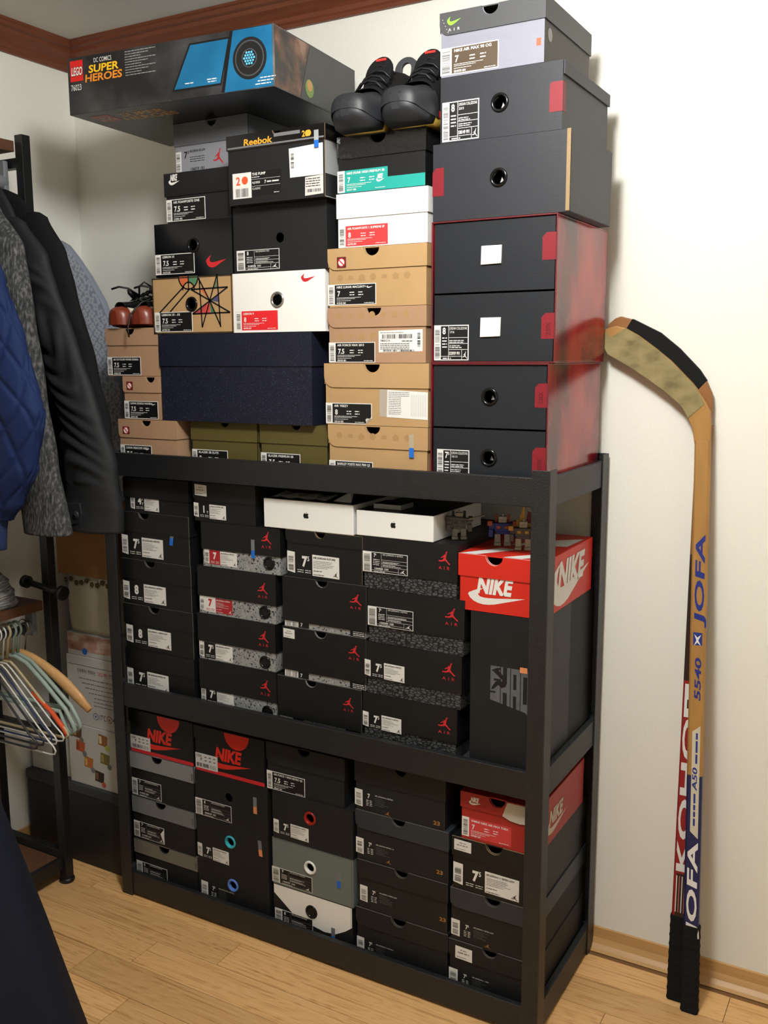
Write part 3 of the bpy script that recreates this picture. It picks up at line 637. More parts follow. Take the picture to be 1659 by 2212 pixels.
def _t2(m):
    for k in range(13): smallprint(m, b2['fb'], .823, 1.3745 - .0038 * k, .05 - .02 * (k > 2), .0016, GREYINK, 3)
    for k in range(9): m.rect(b2['fb'], .878 + .0042 * k, .8785 + .0042 * k, 1.325, 1.371, GREYINK, 3)
dec(b2, 'lettering', _t2, o)
b3 = shoebox('D3', 'brown tan shoebox with large white shipping label, third up in the tan stack', .672, .914, 1.437, 1.5545, .03, .33, TAN2, TAN2, .042, notch=(.788, .020), rl=.02, group=GT)
lab_bar(b3, L_('D3'), 'AIR FORCE MAX 2013', '7.5', '555105 001'); arch_prints(b3, 1.538, on='fl'); arch_prints(b3, 1.494)
def _s(m): x0, x1, z0, z1 = LB['D3s']; m.prism([(x0, z0), (x1, z0 + .002), (x1, z1 + .002), (x0, z1)], b3['fb'], 0, LAY, WHITE)
o = dec(b3, 'shipping_label', _s)
def _s2(m):
    fr = b3['fb']; barcode(m, fr, .808, .880, 1.4875, 1.4965, INK, 2, False, 34); text(m, fr, '74K012 H', .803, 1.4815, .004, INK, 2, 'b')
    barcode(m, fr, .892, .899, 1.470, 1.500, INK, 2, True, 20); barcode(m, fr, .810, .886, 1.4605, 1.4645, INK, 2, False, 34)
    for k in range(4): smallprint(m, fr, .803, 1.4765 - .0036 * k, .07, .0018, INK, 2)
    smallprint(m, fr, .803, 1.4995, .055, .0018, GREYINK, 2); smallprint(m, fr, .855, 1.4815, .025, .0022, INK, 2)
dec(b3, 'lettering', _s2, o)
b4 = shoebox('D4', 'tan shoebox with red no-entry sticker at top of the tan stack', .674, .915, 1.5555, 1.679, .03, .33, TAN, TAN, .045, notch=(.784, .020), rl=.02, group=GT)
lab_bar(b4, L_('D4'), 'NIKE LUNAR MACLEAY+', '7', '415342 060', swsh=True); nosign(b4, LB['D4n']); arch_prints(b4, 1.617)
b5 = shoebox('D5', 'plain white shoebox with red size label', .698, .917, 1.680, 1.790, .03, .33, WHITEB, WHITEB, .050, group=GT)
lab_bar(b5, L_('D5', 1.682), 'AIR FOAMPOSITE 1 SUPREME SP', '8', '652792 001', mat('label_red', '#c73a3c', .5), border=False)
b6 = shoebox('D6', 'black shoebox with glossy lid and turquoise label under black high-top shoes', .701, .912, 1.791, 1.905, .03, .33, BLK, mat('mirror_black_lid', '#4c4d50', .13, .8, metal=.85, bump=.25, bscale=60), .045, notch=(.800, .021), rl=.016, group=GT, edge=CHROME)
dec(b6, 'turquoise_band', lambda m: m.rect(b6['fb'], .704, .909, 1.792, 1.8165, TURQ, .5))
lab_bar(b6, L_('D6', 1.793), 'NIKE DUNK HIGH PREMIUM SB', '7', '313171 300', TURQ, border=False)
dec(b6, 'emblem', lambda m: nike(m, b6['fb'], .795, 1.808, .02, .016, WHITE, 3))

# ================================================================== middle stacks on top
nv = shoebox('navy', 'large navy blue box with sparkling texture and deep lid', .181, .629, 1.2975, 1.505, .03, .33, NAVY, NAVY, .0755, group=GT)
B = shoebox('B2', 'kraft box printed with a geometric star and coloured triangles', .168, .4125, 1.506, 1.6385, .03, .33, TAN, hole=(*mid('B2r'), .0125), lid=False, group=GT, edge=INK)
grommet(B, *mid('B2r'), .018, BLKMET)
def star(m):
    fr = B['fb']; K = INK; cx, cz = .345, 1.577
    def ln(a, b, w=.0036):
        a, b = Vector(a), Vector(b); n = Vector((-(b - a).y, (b - a).x)).normalized() * w / 2
        m.flat([a + n * -1, b + n * -1, b + n, a + n][::1] if (b - a).cross(n) > 0 else [a + n, b + n, b - n, a - n], fr, K, 1.6)
    def tri(p, h): m.flat(p if ((p[1][0] - p[0][0]) * (p[2][1] - p[0][1]) - (p[1][1] - p[0][1]) * (p[2][0] - p[0][0])) > 0 else p[::-1], fr, mat('print_' + h, h, .6), 1)
    A = lambda px, py: (LX(px, py))
    def LX(px, py): return (.168 + (px - 360) * (.2445 / 580), 1.6385 - (py - 65) * (.1325 / 397))
    Ct = LX(780, 235)
    tri([LX(715, 155), LX(745, 155), Ct], '#c4623a'); tri([LX(845, 190), LX(848, 250), Ct], '#4d4a6e'); tri([LX(805, 150), LX(840, 60), LX(845, 148)], '#6c7258')
    tri([LX(660, 325), LX(715, 320), Ct], '#9b3f43'); tri([LX(715, 322), LX(780, 322), Ct], '#c0413d'); tri([LX(785, 322), LX(810, 322), Ct], '#3f6a48'); tri([LX(810, 322), LX(852, 410), Ct], '#5b7464')
    for a, b in ((LX(650, 155), LX(910, 150)), (LX(910, 150), LX(655, 325)), (LX(650, 155), LX(922, 322)), (LX(655, 325), LX(922, 322)), (LX(705, 80), Ct), (Ct, LX(855, 420)), (LX(710, 80), LX(722, 420)), (LX(838, 60), LX(852, 420)), (LX(722, 420), LX(838, 60)), (LX(600, 130), LX(410, 310)), (LX(640, 150), LX(490, 305))): ln(a, b)
    R0 = LX(632, 80); rr = .030; n = 14
    arc = [(R0[0] + rr * math.cos(math.pi + math.pi * k / n), R0[1] + .006 + rr * math.sin(math.pi + math.pi * k / n)) for k in range(n + 1)]
    h = n // 2; c0 = (R0[0], R0[1] + .006)
    m.flat([c0] + arc[:h + 1], fr, mat('print_orange', '#c4623a', .6), 1); m.flat([c0] + arc[h:], fr, mat('print_green', '#4f7d5c', .6), 1)
    for a, b in zip(arc, arc[1:]): ln(a, b)
    ln(c0, arc[h]); ar2 = [(R0[0] + .018 * math.cos(math.pi * k / 10), R0[1] - .026 + .018 * math.sin(math.pi * k / 10)) for k in range(11)]
    m.flat(ar2, fr, TAN, 1.4)
    for a, b in zip(ar2, ar2[1:]): ln(a, b)
dec(B, 'printed_star', star); dec(B, 'dark_edge', lambda m: m.frame(B['fb'], .168, .4125, 1.506, 1.6385, .0034, mat('brown_edge', '#3a2c20', .6), 1.2))
lab_bar(B, L_('B2', 1.511), 'LEBRON XI - AS', '7.5', '647780 735')
B = shoebox('C2', 'white box with silver grommet and small red tick mark', .4145, .6665, 1.506, 1.6385, .03, .33, WHITEB, hole=(*mid('C2r'), .0125), lid=False, group=GT)
grommet(B, *mid('C2r'), .0185, CHROME); lab_bar(B, L_('C2'), 'LEBRON 9', '8', '469764 007', mat('label_bright_red', '#d8242a', .5), border=False)
dec(B, 'emblem', lambda m: swoosh(m, B['fb'], .604, 1.613, .038, .018, RED, 1))
B = shoebox('B3', 'glossy black box with big red tick mark', .182, .4155, 1.6395, 1.763, .03, .33, BLKG, hole=(*mid('B3r'), .0125), lid=False, group=GT)
grommet(B, *mid('B3r'), .0175, BLKMET); lab_bar(B, L_('B3'), 'LEBRON XI', '7.5', '616175 001'); dec(B, 'emblem', lambda m: swoosh(m, B['fb'], .338, 1.656, .060, .028, RED, 1))
B = shoebox('C3', 'large plain black box with small finger hole and ruled label', .420, .6735, 1.6395, 1.7835, .03, .33, BLK2, hole=(*mid('C3r'), .011), lid=False, group=GT)
paper_in(B, *mid('C3r'), .011); lab_grid(B, L_('C3', 1.6445), 'AIR JORDAN XX3', '8', '', '318376 161')
B = shoebox('B4', 'black shoebox with white word mark on its lid, below grey box', .218, .418, 1.764, 1.876, .03, .33, BLK2, BLK, .052, group=GT, ov=.002)
dec(B, 'emblem', lambda m: nike(m, B['fl'], .233, 1.849, .034, .024, WHITE, 1)); lab_bar(B, L_('B4', 1.767), 'AIR FOAMPOSITE ONE', '7.5', '314996 402')
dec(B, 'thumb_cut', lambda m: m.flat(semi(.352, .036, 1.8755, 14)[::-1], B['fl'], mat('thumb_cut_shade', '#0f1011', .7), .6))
GRD = mat('grey_lid', '#63656a', .35, var=.06)
B5 = shoebox('B5', 'silver grey shoebox with red jumping figure under the toy brick box', .183, .408, 1.877, 2.0065, .11, .25, GREYB2, GRD, .052, notch=(.300, .016), group=GT, edge=INK)
def _b5(m):
    fr = B5['fb']; barcode(m, fr, .188, .199, 1.897, 1.938, INK, 2.2, True, 20); e = text(m, fr, '7', .212, 1.926, .015, INK, 2.2, 'b'); text(m, fr, '5', e + .001, 1.936, .006, INK, 2.2, 'b')
    text(m, fr, 'AIR JORDAN XIII LOW', .230, 1.938, .0052, INK, 2.2, 'b', width=.048)
    for k in range(3): smallprint(m, fr, .230, 1.926 - .005 * k, .045, .0022, INK, 2.2)
    text(m, fr, '136019 101', .230, 1.8965, .006, INK, 2.2, 'b', width=.045)
o = dec(B5, 'label', lambda m: (m.rect(B5['fb'], .186, .203, 1.893, 1.942, WHITE, 1), m.rect(B5['fb'], .203, .345, 1.893, 1.944, mat('label_grey', '#8b8c93', .4), 1)))
dec(B5, 'lettering', _b5, o); dec(B5, 'emblem', lambda m: jumpman(m, B5['fb'], .302, 1.904, .030, .034, RED, 2.2))
RB = shoebox('C4', 'black and grey sports shoebox with yellow lettering on its lid', .4305, .690, 1.7845, 1.931, 0., .33, BLK2, BLKG, .031, notch=(.567, .011), group=GT, side=mat('silver_side', '#8f9192', .35))
def _r(m):
    fr = RB['fl']; YO = mat('yellow_orange_print', '#e0a032', .5); text(m, fr, 'Reebok', .478, 1.907, .013, YO, 1.5, 'b', width=.076, shear=.1); text(m, fr, '20', .633, 1.909, .012, YO, 1.5, 'b')
    m.disc(fr, .650, 1.915, .0066, YO, 1.8); m.rect(fr, .434, .688, 1.9025, 1.906, GREYINK, .8); m.rect(fr, .560, .628, 1.917, 1.924, GREYINK, .8)
dec(RB, 'lid_lettering', _r)
o = dec(RB, 'label', lambda m: (m.prism([(.444, 1.797), (.4955, 1.797), (.4955, 1.851), (.444, 1.851)], RB['fb'], 0, LAY, WHITE), m.rect(RB['fb'], .4955, .574, 1.801, 1.851, INK, .8)))
def _r2(m):
    fr = RB['fb']; OR = mat('orange_red_print', '#d8532a', .5); text(m, fr, '2', .4535, 1.826, .017, OR, 2, 'b'); m.disc(fr, .478, 1.8345, .0085, OR, 2); barcode(m, fr, .452, .487, 1.800, 1.818, INK, 2, False, 22)
    text(m, fr, 'THE PUMP', .498, 1.843, .0055, WHITE, 2, 'b'); smallprint(m, fr, .498, 1.8385, .02, .002, WHITE, 2); m.rect(fr, .497, .573, 1.8345, 1.835, WHITE, 2); m.rect(fr, .497, .573, 1.820, 1.8205, WHITE, 2)
    text(m, fr, '4-J13323', .498, 1.826, .0042, WHITE, 2, 'b'); text(m, fr, '7', .531, 1.8245, .0065, WHITE, 2, 'b'); smallprint(m, fr, .538, 1.826, .033, .004, WHITE, 2); text(m, fr, 'CLASSIC', .498, 1.813, .0042, WHITE, 2); smallprint(m, fr, .556, 1.803, .014, .002, WHITE, 2)
dec(RB, 'lettering', _r2, o)
def _r3(m):
    fr = RB['fb']; m.prism([(.637, 1.789), (.6835, 1.791), (.6835, 1.829), (.638, 1.827)], fr, 0, LAY, mat('receipt_paper', '#c9c8c2', .5))
o = dec(RB, 'receipt_slip', _r3)
o2 = dec(RB, 'paper_slip', lambda m: m.prism([(.599, 1.8295), (.6835, 1.8295), (.6835, 1.893), (.597, 1.889)], RB['fb'], 0, LAY, WHITE))
def _r4(m):
    fr = RB['fb']
    for k in range(4): smallprint(m, fr, .640, 1.822 - .005 * k, .036, .0024, INK, 2)
    barcode(m, fr, .643, .678, 1.7955, 1.802, INK, 2, False, 24)
dec(RB, 'lettering', _r4, o); dec(RB, 'barcode', lambda m: barcode(m, RB['fb'], .602, .610, 1.848, 1.879, INK, 2, True, 18), o2); flag(RB, .664, 1.884, 1.919, BLUEF, 'fl', .0115, clear=mat('pale_flag', '#9aa0a2', .3))
dec(RB, 'silver_panel', lambda m: m.rect(RB['fs'], .006, .32, 1.832, 1.897, mat('silver_side', '#8f9192'), 1)); dec(RB, 'black_panel', lambda m: m.rect(RB['fs'], .004, .325, 1.786, 1.832, BLK2, 1))
# hidden row and left-hand tan stack
B = shoebox('OL1', 'olive shoebox under left half of the navy box', .2555, .458, 1.1685, 1.2965, .05, .31, OLIVE, OLIVE, .045, notch=(.362, .012), group=GT, edge=INK); lab_bar(B, L_('OL1', 1.181), 'BLAZER SB ELITE', '8', '586512 009')
B = shoebox('OL2', 'olive shoebox under right half of the navy box beside tan stack', .4655, .655, 1.1685, 1.2965, .05, .31, OLIVE, OLIVE, .045, notch=(.570, .012), group=GT, edge=INK); lab_bar(B, L_('OL2', 1.181), 'BLAZER PREMIUM SB', '7.5', '586513 300')
A1 = shoebox('A1', 'lowest tan shoebox at left end, its lid sagging open at the front', .034, .226, 1.1685, 1.2965, .03, .33, TAN2, TAN2, .046, notch=(.128, .017), rl=.012, group=GT); lab_bar(A1, L_('A1', 1.180), 'LUNAR MEADOW NSW+', '7.5', '511417 200', swsh=True); nosign(A1, LB['A1n'])
A2 = shoebox('A2', 'tan shoebox with no-entry sticker in middle of the left tan stack', .056, .1775, 1.2975, 1.404, .03, .33, TAN2, TAN2, .040, notch=(.148, .016), rl=.008, group=GT); lab_bar(A2, L_('A2'), 'LUNAR CHUKKA WOVEN+', '7.5', '525473 005', swsh=True); nosign(A2, (.069, .090, 1.370, 1.391))
A3 = shoebox('A3', 'tan shoebox carrying black and rust leather shoes at far left', .004, .1785, 1.405, 1.5225, .03, .33, TAN2, TAN2, .042, notch=(.086, .017), rl=.014, group=GT); lab_bar(A3, L_('A3'), 'AIR FOOTSCAPE WOVEN CHUKKA', '7.5', '443686 002')

# ================================================================== middle shelf
def ajbox(key, label, x0, x1, z0, z1, R, size, sup, nm, notch, sub='', y=.03, fl=None):
    B = shoebox(key, label, x0, x1, z0, z1, y, .335, BLK, BLK, .052, notch=notch, group=GM, edge=EDGEW); lab_big(B, R, size, sup, nm, sub=sub); return B
S2t = S2 + .0008
ajbox('a0', 'black shoebox, big white size 7.5, lowest in leftmost middle-shelf stack', .020, .2555, S2t, .693, L_('a0', .585), '7', '5', 'AIR JORDAN RETRO XI', None)
ajbox('a1', 'black shoebox, big size 8, second from the shelf in leftmost middle-shelf stack', .021, .2565, .6935, .8145, LB['a1'], '8', '', 'AIR JORDAN 11 RETRO LOW', (.128, .018))
ajbox('a2', 'black shoebox, big size 8, directly under the blue-flagged box', .021, .2555, .815, .935, LB['a2'], '8', '', 'AIR JORDAN 6 RETRO', (.120, .018))
B = ajbox('a3', 'black shoebox with blue index flag and big size 7.5, leftmost stack', .020, .2545, .9355, 1.0595, LB['a3'], '7', '5', 'AIR JORDAN 6 RETRO', (.106, .018)); flag(B, .188, .983, 1.028, BLUEF, 'fb', .0115, .006)
B = ajbox('a4', 'black shoebox, size 4.5Y, top of leftmost middle-shelf stack', .040, .2575, 1.060, 1.149, LB['a4'], '4', '5', 'AIR JORDAN RETRO', None, sub='Y')
def cement(key, label, x0, x1, z0, z1, seam, R, size, sup, red, J, rz):
    B = shoebox(key, label, x0, x1, z0, z1, .03, .335, CEM, BLK, z1 - seam, group=GM)
    if red == 1: lab_big(B, R, size, sup, 'AIR JORDAN 4 RETRO', tagm=WHITE, mid=mat('label_crimson', '#a3222b', .5), fg=WHITE)
    elif red == 2: lab_big(B, R, size, sup, 'AIR JORDAN 4 RETRO', mid=WHITE, fg=RED, right=mat('label_crimson', '#a3222b'), rfg=WHITE)
    else: lab_big(B, R, size, sup, 'AIR JORDAN 4 RETRO', mid=INK)
    air(B, J); g = grommet(B, *rz, .0165, BLKMET)
    m = MB(); m.disc(B['fb'], *rz, .0115, INK, .8); m.build('finger_hole', B['root']); return B
cement('b1', 'black and cement-speckled shoebox at bottom of the speckled stack', .273, .5115, S2t, .7015, .624, L_('b1', .584), '7', '5', 0, (.464, .494, .639, .677), (.482, .597))
cement('b2', 'black and cement-speckled shoebox, white 7.5 label, below the two with red labels', .272, .5115, .702, .8205, .749, LB['b2'], '7', '5', 0, (.462, .492, .762, .800), (.478, .722))
cement('b3', 'cement-speckled shoebox with red number 7 beside red label card', .277, .516, .821, .9415, .866, LB['b3'], '7', '', 2, LB['b3j'], mid('b3r'))
B = cement('b4', 'cement-speckled shoebox with blue flag and white 7 on red', .294, .532, .942, 1.0535, .986, LB['b4'], '7', '', 1, LB['b4j'], mid('b4r')); flag(B, .4475, .977, 1.022, BLUEF, 'fl', .0105)
B = shoebox('b5', 'small black kids shoebox, size 1Y, at top of the speckled stack', .272, .463, 1.054, 1.150, .03, .32, BLK, BLK, .045, rl=.012, group=GM); lab_big(B, LB['b5'], '1', '', 'JORDAN 6 RETRO (PS)', sub='Y'); sticker(B, (.279, .316, 1.118, 1.145), tilt=.002)
def bred(key, label, x0, x1, z0, z1, seam, J, notch):
    B = shoebox(key, label, x0, x1, z0, z1, .03, .335, CEM, BLK, z1 - seam, notch=notch, group=GM, edge=EDGEW); air(B, J)
    fr = B['fb']; zz = seam - .0005
    o = dec(B, 'label', lambda m: (m.rect(fr, x0 + .004, x0 + .042, z0 + .001, zz, WHITE, 1), m.rect(fr, x0 + .042, x0 + .072, z0 + .001, zz, INK, 1)))
    o2 = dec(B, 'origin_label', lambda m: m.rect(fr, x1 - .044, x1 - .004, z0 + .001, zz, INK, 1))
    def _q(m):
        barcode(m, fr, x0 + .007, x0 + .040, z0 + .002, zz - .002, GREYINK, 2, False, 18); text(m, fr, '7', x0 + .048, z0 + .004, .0085, WHITE, 2, 'b')
    def _q3(m):
        for k in range(3): smallprint(m, fr, x1 - .036, z0 + .003 + .004 * k, .03, .0022, WHITE, 2)
    dec(B, 'lettering', _q, o); dec(B, 'lettering', _q3, o2); return B
bred('c0', 'black shoebox with red jumping figure, lowest of the three with speckled bottom strips', .515, .750, S2t, .698, .598, LB['c0j'], (.612, .016))
B = bred('c1', 'black shoebox with red jumping figure and white price sticker at lid corner', .533, .7625, .6985, .822, .716, LB['c1j'], (.641, .017)); sticker(B, (.536, .568, .795, .817), tilt=.001)
bred('c2', 'black shoebox with red jumping figure and thumb notch, under the future box', .536, .7645, .8225, .9435, .837, LB['c2j'], (.646, .017))
B = shoebox('c3', 'black shoebox, large white 7.5, directly under the left white tablet box', .548, .7555, .944, 1.0555, .03, .335, BLK, BLK, .030, notch=(.643, .014), rl=.014, group=GM, edge=EDGE); lab_big(B, LB['c3'], '7', '5', 'AIR JORDAN FUTURE')
def eleph(key, label, x0, x1, z0, z1, seam, J):
    B = shoebox(key, label, x0, x1, z0, z1, .03, .335, ELE, BLK, z1 - seam, group=GM); air(B, J); return B
B = eleph('d0', 'black elephant-print shoebox with red figure, lowest in its stack on middle shelf', .7545, .991, S2t, .6965, .618, LB['d0j']); lab_big(B, L_('d0'), '7', '5', 'AIR JORDAN 3 RETRO', on='fl')
B = eleph('d1', 'black elephant-print shoebox with white 7.5 card, second from shelf', .7635, 1.001, .697, .8175, .733, LB['d1j']); lab_big(B, L_('d1'), '7', '5', 'AIR JORDAN 3 RETRO', on='fl')
B = eleph('d2', 'black elephant-print shoebox with framed ruled label, left of tall black box', .768, 1.0065, .818, .9405, .855, LB['d2j']); lab_grid(B, L_('d2', .857), 'AIR JORDAN 3 RETRO', '7', '5', '136064 105', on='fl')
B = eleph('d3', 'black elephant-print shoebox with framed ruled label under right white tablet box', .757, .989, .941, 1.058, .977, (.945, .972, 1.003, 1.042)); lab_grid(B, L_('d3', .979), 'AIR JORDAN 3 RETRO', '7', '5', '136064 104', on='fl')
# tall black box with grey block lettering
e0 = shoebox('e0', 'tall black upright box with grey block letters beside right post', 1.0205, 1.181, S2t, .921, .032, .33, BLK2, lid=False, group=GM)
def shaq(m):
    fr = e0['fb']; g = mat('grey_block_print', '#5b5d5f', .5, var=.15, vscale=60); x0, x1, z0, z1 = 1.067, 1.158, .722, .809
    m.flat([(x0, z0 + .012), (x1 - .012, z0 - .004), (x1, z0 - .016), (x1, z1), (x0, z1)], fr, g, 1)
    for k in (1, 2, 3): m.rect(fr, x0 + .0222 * k, x0 + .0222 * k + .0016, z0 - .004, z1, BLK2, 2)
    for a in ((x0 + .0285, x0 + .0375, z1 - .026, z1), (x0 + .0285, x0 + .0375, z0, z0 + .032), (x0 + .0515, x0 + .0585, z0, z0 + .028), (x0 + .0515, x0 + .0585, z0 + .042, z1 - .012), (x0 + .0735, x0 + .0825, z0 + .014, z1 - .014)): m.rect(fr, *a, BLK2, 2)
    m.rect(fr, x0, x0 + .012, z0 + .028, z0 + .032, BLK2, 2); m.rect(fr, x0 + .008, x0 + .0222, z0 + .055, z0 + .06, BLK2, 2)
dec(e0, 'block_lettering', shaq)
def dunk(m):
    fr = e0['fb']; x, z = 1.069, .757
    P = [(.0, .042), (.012, .048), (.022, .050), (.020, .046), (.016, .044), (.024, .036), (.034, .030), (.036, .020), (.032, .010), (.024, .006), (.016, .012), (.006, .002), (.0, .0), (.003, .008), (.010, .018), (.016, .022), (.024, .020), (.026, .024), (.018, .030), (.010, .036), (.006, .040)]
    m.flat([(x + a, z + b) for a, b in P][::-1], fr, INK, 3); m.disc(fr, x + .0105, z + .042, .004, INK, 3.2, 10)
dec(e0, 'dunking_figure', dunk); dec(e0, 'orange_flag', lambda m: m.rect(e0['fb'], 1.133, 1.149, .803, .815, ORANGEF, 3))
dec(e0, 'side_seam', lambda m: m.box(1.181 - e0['xc'] , 1.1818 - e0['xc'], .004, .17, .002, .343, CHAR2))
# bright red shoebox with white word mark
e1 = shoebox('e1', 'bright red shoebox with white word mark lying on the tall black box', .991, 1.1825, .922, 1.0425, .03, .31, BRED, BRED, .047, notch=(1.073, .020), rr=.010, group=GM, edge=WHITEB, ov=.001)
dec(e1, 'emblem', lambda m: nike(m, e1['fb'], 1.013, .938, .128, .060, WHITE, 1))
def _e1s(m):
    fr = e1['fsl']; swoosh(m, fr, .055, .930, .26, .095, WHITE, 3); text(m, fr, 'NIKE', .105, .970, .056, WHITE, 4, 'x', width=.165, shear=.2)
dec(e1, 'side_panel', lambda m: m.box(e1['x1'] - e1['xc'] - .0036, e1['x1'] - e1['xc'] + .0006, .004, .306, .0005, .1195, BRED)); dec(e1, 'side_emblem', _e1s)
def _e1t(m):
    fr = e1['ft']
    m.flat([(.995, .034), (1.03, .034), (1.09, .12), (1.05, .12)], fr, WHITE, 1); m.flat([(1.09, .034), (1.13, .034), (1.18, .09), (1.15, .10)], fr, WHITE, 1); m.flat([(1.05, .16), (1.17, .20), (1.175, .30), (1.10, .24)], fr, WHITE, 1)
dec(e1, 'top_emblem', _e1t)
# white tablet boxes
APPLE = [(.5, .78), (.62, .84), (.76, .86), (.9, .80), (.98, .70), (.88, .60), (.85, .48), (.90, .36), (1.0, .28), (.94, .14), (.84, .02), (.72, 0), (.62, .03), (.5, .05), (.38, .03), (.28, 0), (.16, .04), (.06, .18), (.0, .38), (.02, .60), (.10, .76), (.22, .85), (.36, .84)]
def tablet(key, label, x0, x1, z0, z1, y, d, L):
    root = thing('tablet_box', label, 'box', ((x0 + x1) / 2, y, z0), 0, 'white tablet boxes'); w, h = x1 - x0, z1 - z0
    b = MB(); b.box(-w / 2, w / 2, 0, d, 0, h - .001, WHITEB); b.build('body', root, .0015)
    t = MB(); t.box(-w / 2 + .001, w / 2 - .001, .001, d - .001, h - .001, h, mat('black_lid_print', '#1a1a1c', .35)); t.build('printed_top', root)
    e = MB(); fr = Fr((-(x0 + x1) / 2, 0, -z0), (1, 0, 0), (0, 0, 1)); lx0, lx1, lz0, lz1 = L; lw, lh = lx1 - lx0, (lz1 - lz0) * .80
    e.flat([(lx0 + a * lw, lz0 + c_ * lh / .86) for a, c_ in APPLE], fr, INK, 1); e.flat([(lx0 + a * lw, lz0 + lh + c_ * lh) for a, c_ in ((.48, .06), (.62, .10), (.70, .24), (.56, .20))], fr, INK, 1); e.build('emblem', root); return root
ap1 = tablet('ap1', 'white tablet box with black apple mark, the left one with paper scraps on top', .487, .733, 1.0562, 1.1255, .03, .26, LB['ap1l'])
ap2 = tablet('ap2', 'white tablet box with black apple mark, the right one', .741, .932, 1.059, 1.1165, .03, .25, LB['ap2l'])
WP = mat('crumpled_white_paper', '#c9c9c5', .8)
def scrap(label, P):
    q = MB(); q.grid([[(x, y, z + .0004) for x, y, z in P[0]], [(x, y, z + .0004) for x, y, z in P[1]], [(x, y, z - .0002) for x, y, z in P[1]], [(x, y, z - .0002) for x, y, z in P[0]]], WP, smooth=False, wrap=False); tag(q.build('paper_scrap'), label, 'paper')
scrap('long crumpled white paper scrap on the left white tablet box', [[(.50 + .025 * k, .045, 1.1262 + .003 * (k % 2)) for k in range(7)], [(.49 + .025 * k, .12 - .01 * (k % 3), 1.1275 + .004 * ((k + 1) % 2)) for k in range(7)]])
scrap('peaked white paper scrap near the right corner of left tablet box', [[(.666, .055, 1.1262), (.690, .05, 1.1265), (.714, .053, 1.1262)], [(.688, .085, 1.140), (.694, .085, 1.146), (.700, .086, 1.140)]])
gm = MB(); gm.box(-.035, .035, -.03, .03, 0, .012, mat('grey_gadget_shell', '#8d8f91', .35), {'z+': INK}); o = tag(gm.build('small_gadget', bevel=.002, loc=(.805, .085, 1.1171)), 'flat grey gadget lying on the right white tablet box', 'gadget')

# ================================================================== bottom shelf
S3t = S3 + .0008; DKL = mat('dull_grey_lid', '#6b6d6e', .6, var=.06); DKL2 = mat('taupe_grey_lid', '#6e6a60', .6, var=.06)
def grid_box(key, label, x0, x1, z0, z1, lm, lh, R, size, sup, notch, nm='AIR JORDAN RETRO'):
    B = shoebox(key, label, x0, x1, z0, z1, .03, .335, BLK2, lm, lh, notch=notch, group=GB, edge=INK); lab_grid(B, R, nm, size, sup, '314254 061', grid=GREYINK); return B
B = grid_box('f0', 'black shoebox with taupe grey lid, bottom left corner of the unit', .018, .243, S3t, .1505, DKL2, .040, (.022, .133, .042, .086), '8', '', (.128, .018))
dec(B, 'lid_tape', lambda m: m.rect(B['fl'], .234, .2405, .118, .136, EDGEW, 1))
B = grid_box('f1', 'black shoebox with dull grey lid and peeling label corner', .018, .2375, .151, .2755, DKL, .046, (.019, .128, .157, .203), '7', '5', (.122, .018))
dec(B, 'peeling_corner', lambda m: m.flat([(.117, .186), (.128, .160), (.131, .203)][::1], B['fb'], WHITE, 8)); dec(B, 'lid_tape', lambda m: m.rect(B['fl'], .229, .2355, .240, .258, EDGEW, 1))
B = grid_box('f2', 'black shoebox with light grey lid under the red and black box at left', .018, .240, .276, .4025, GREYB, .045, (.019, .124, .279, .327), '7', '5', (.115, .018)); dec(B, 'lid_tape', lambda m: m.rect(B['fl'], .232, .238, .364, .384, EDGEW, 1))
def nikebox(key, label, x0, x1, z0, z1, stk, nk, sm, notchx):
    B = shoebox(key, label, x0, x1, z0, z1, .03, .335, BLK, BLK, .034, group=GB); cx = (sm[0] + sm[1]) / 2; r = (sm[1] - sm[0]) / 2
    dec(B, 'red_half_moon', lambda m: m.flat([(cx + r * math.cos(math.pi + math.pi * k / 16), z1 - .002 + .040 * math.sin(math.pi + math.pi * k / 16)) for k in range(17)], B['fl'], BRED, 1))
    dec(B, 'emblem', lambda m: nike(m, B['fb'], nk[0] - .022, nk[2] - .014, (nk[1] - nk[0]) * 1.15 + .022, (nk[3] - nk[2]) + .020, BRED, 1))
    dec(B, 'red_base_band', lambda m: m.rect(B['fb'], x0 + .003, x1 - .003, z0 + .0005, z0 + .0105, RED, .6))
    a, b, c0, c1 = stk; o = dec(B, 'size_sticker', lambda m: m.prism([(a, c0), (b, c0), (b, c1), (a, c1)], B['fb'], 0, LAY * 2.2, mat('sticker_grey_white', '#c4c4c2', .5)))
    def _q(m):
        fr = B['fb']; h = c1 - c0; w = b - a; text(m, fr, 'USA', a + w * .05, c1 - h * .24, h * .17, INK, 4, 'r'); e = text(m, fr, '7', a + w * .22, c1 - h * .48, h * .17, INK, 4, 'b'); text(m, fr, '5', e, c1 - h * .38, h * .08, INK, 4, 'b')
        barcode(m, fr, a + w * .06, a + w * .62, c0 + h * .1, c0 + h * .36, INK, 4, False, 26)
        for k in range(3): smallprint(m, fr, a + w * .66, c0 + h * (.12 + .09 * k), w * .28, h * .045, GREYINK, 4); smallprint(m, fr, a + w * (.42 + .2 * k), c1 - h * .22, w * .1, h * .1, EDGEW, 4); smallprint(m, fr, a + w * (.42 + .2 * k), c1 - h * .46, w * .1, h * .1, EDGEW, 4)
    dec(B, 'lettering', _q, o); return B
nikebox('f3', 'black box with red word mark and half moon, at left end', .020, .243, .403, .5225, LB['f3'], LB['f3n'], LB['f3s'], 0)
nikebox('g3', 'black box with red word mark and half moon, second from left', .246, .4705, .3985, .5205, LB['g3'], LB['g3n'], LB['g3s'], 0)
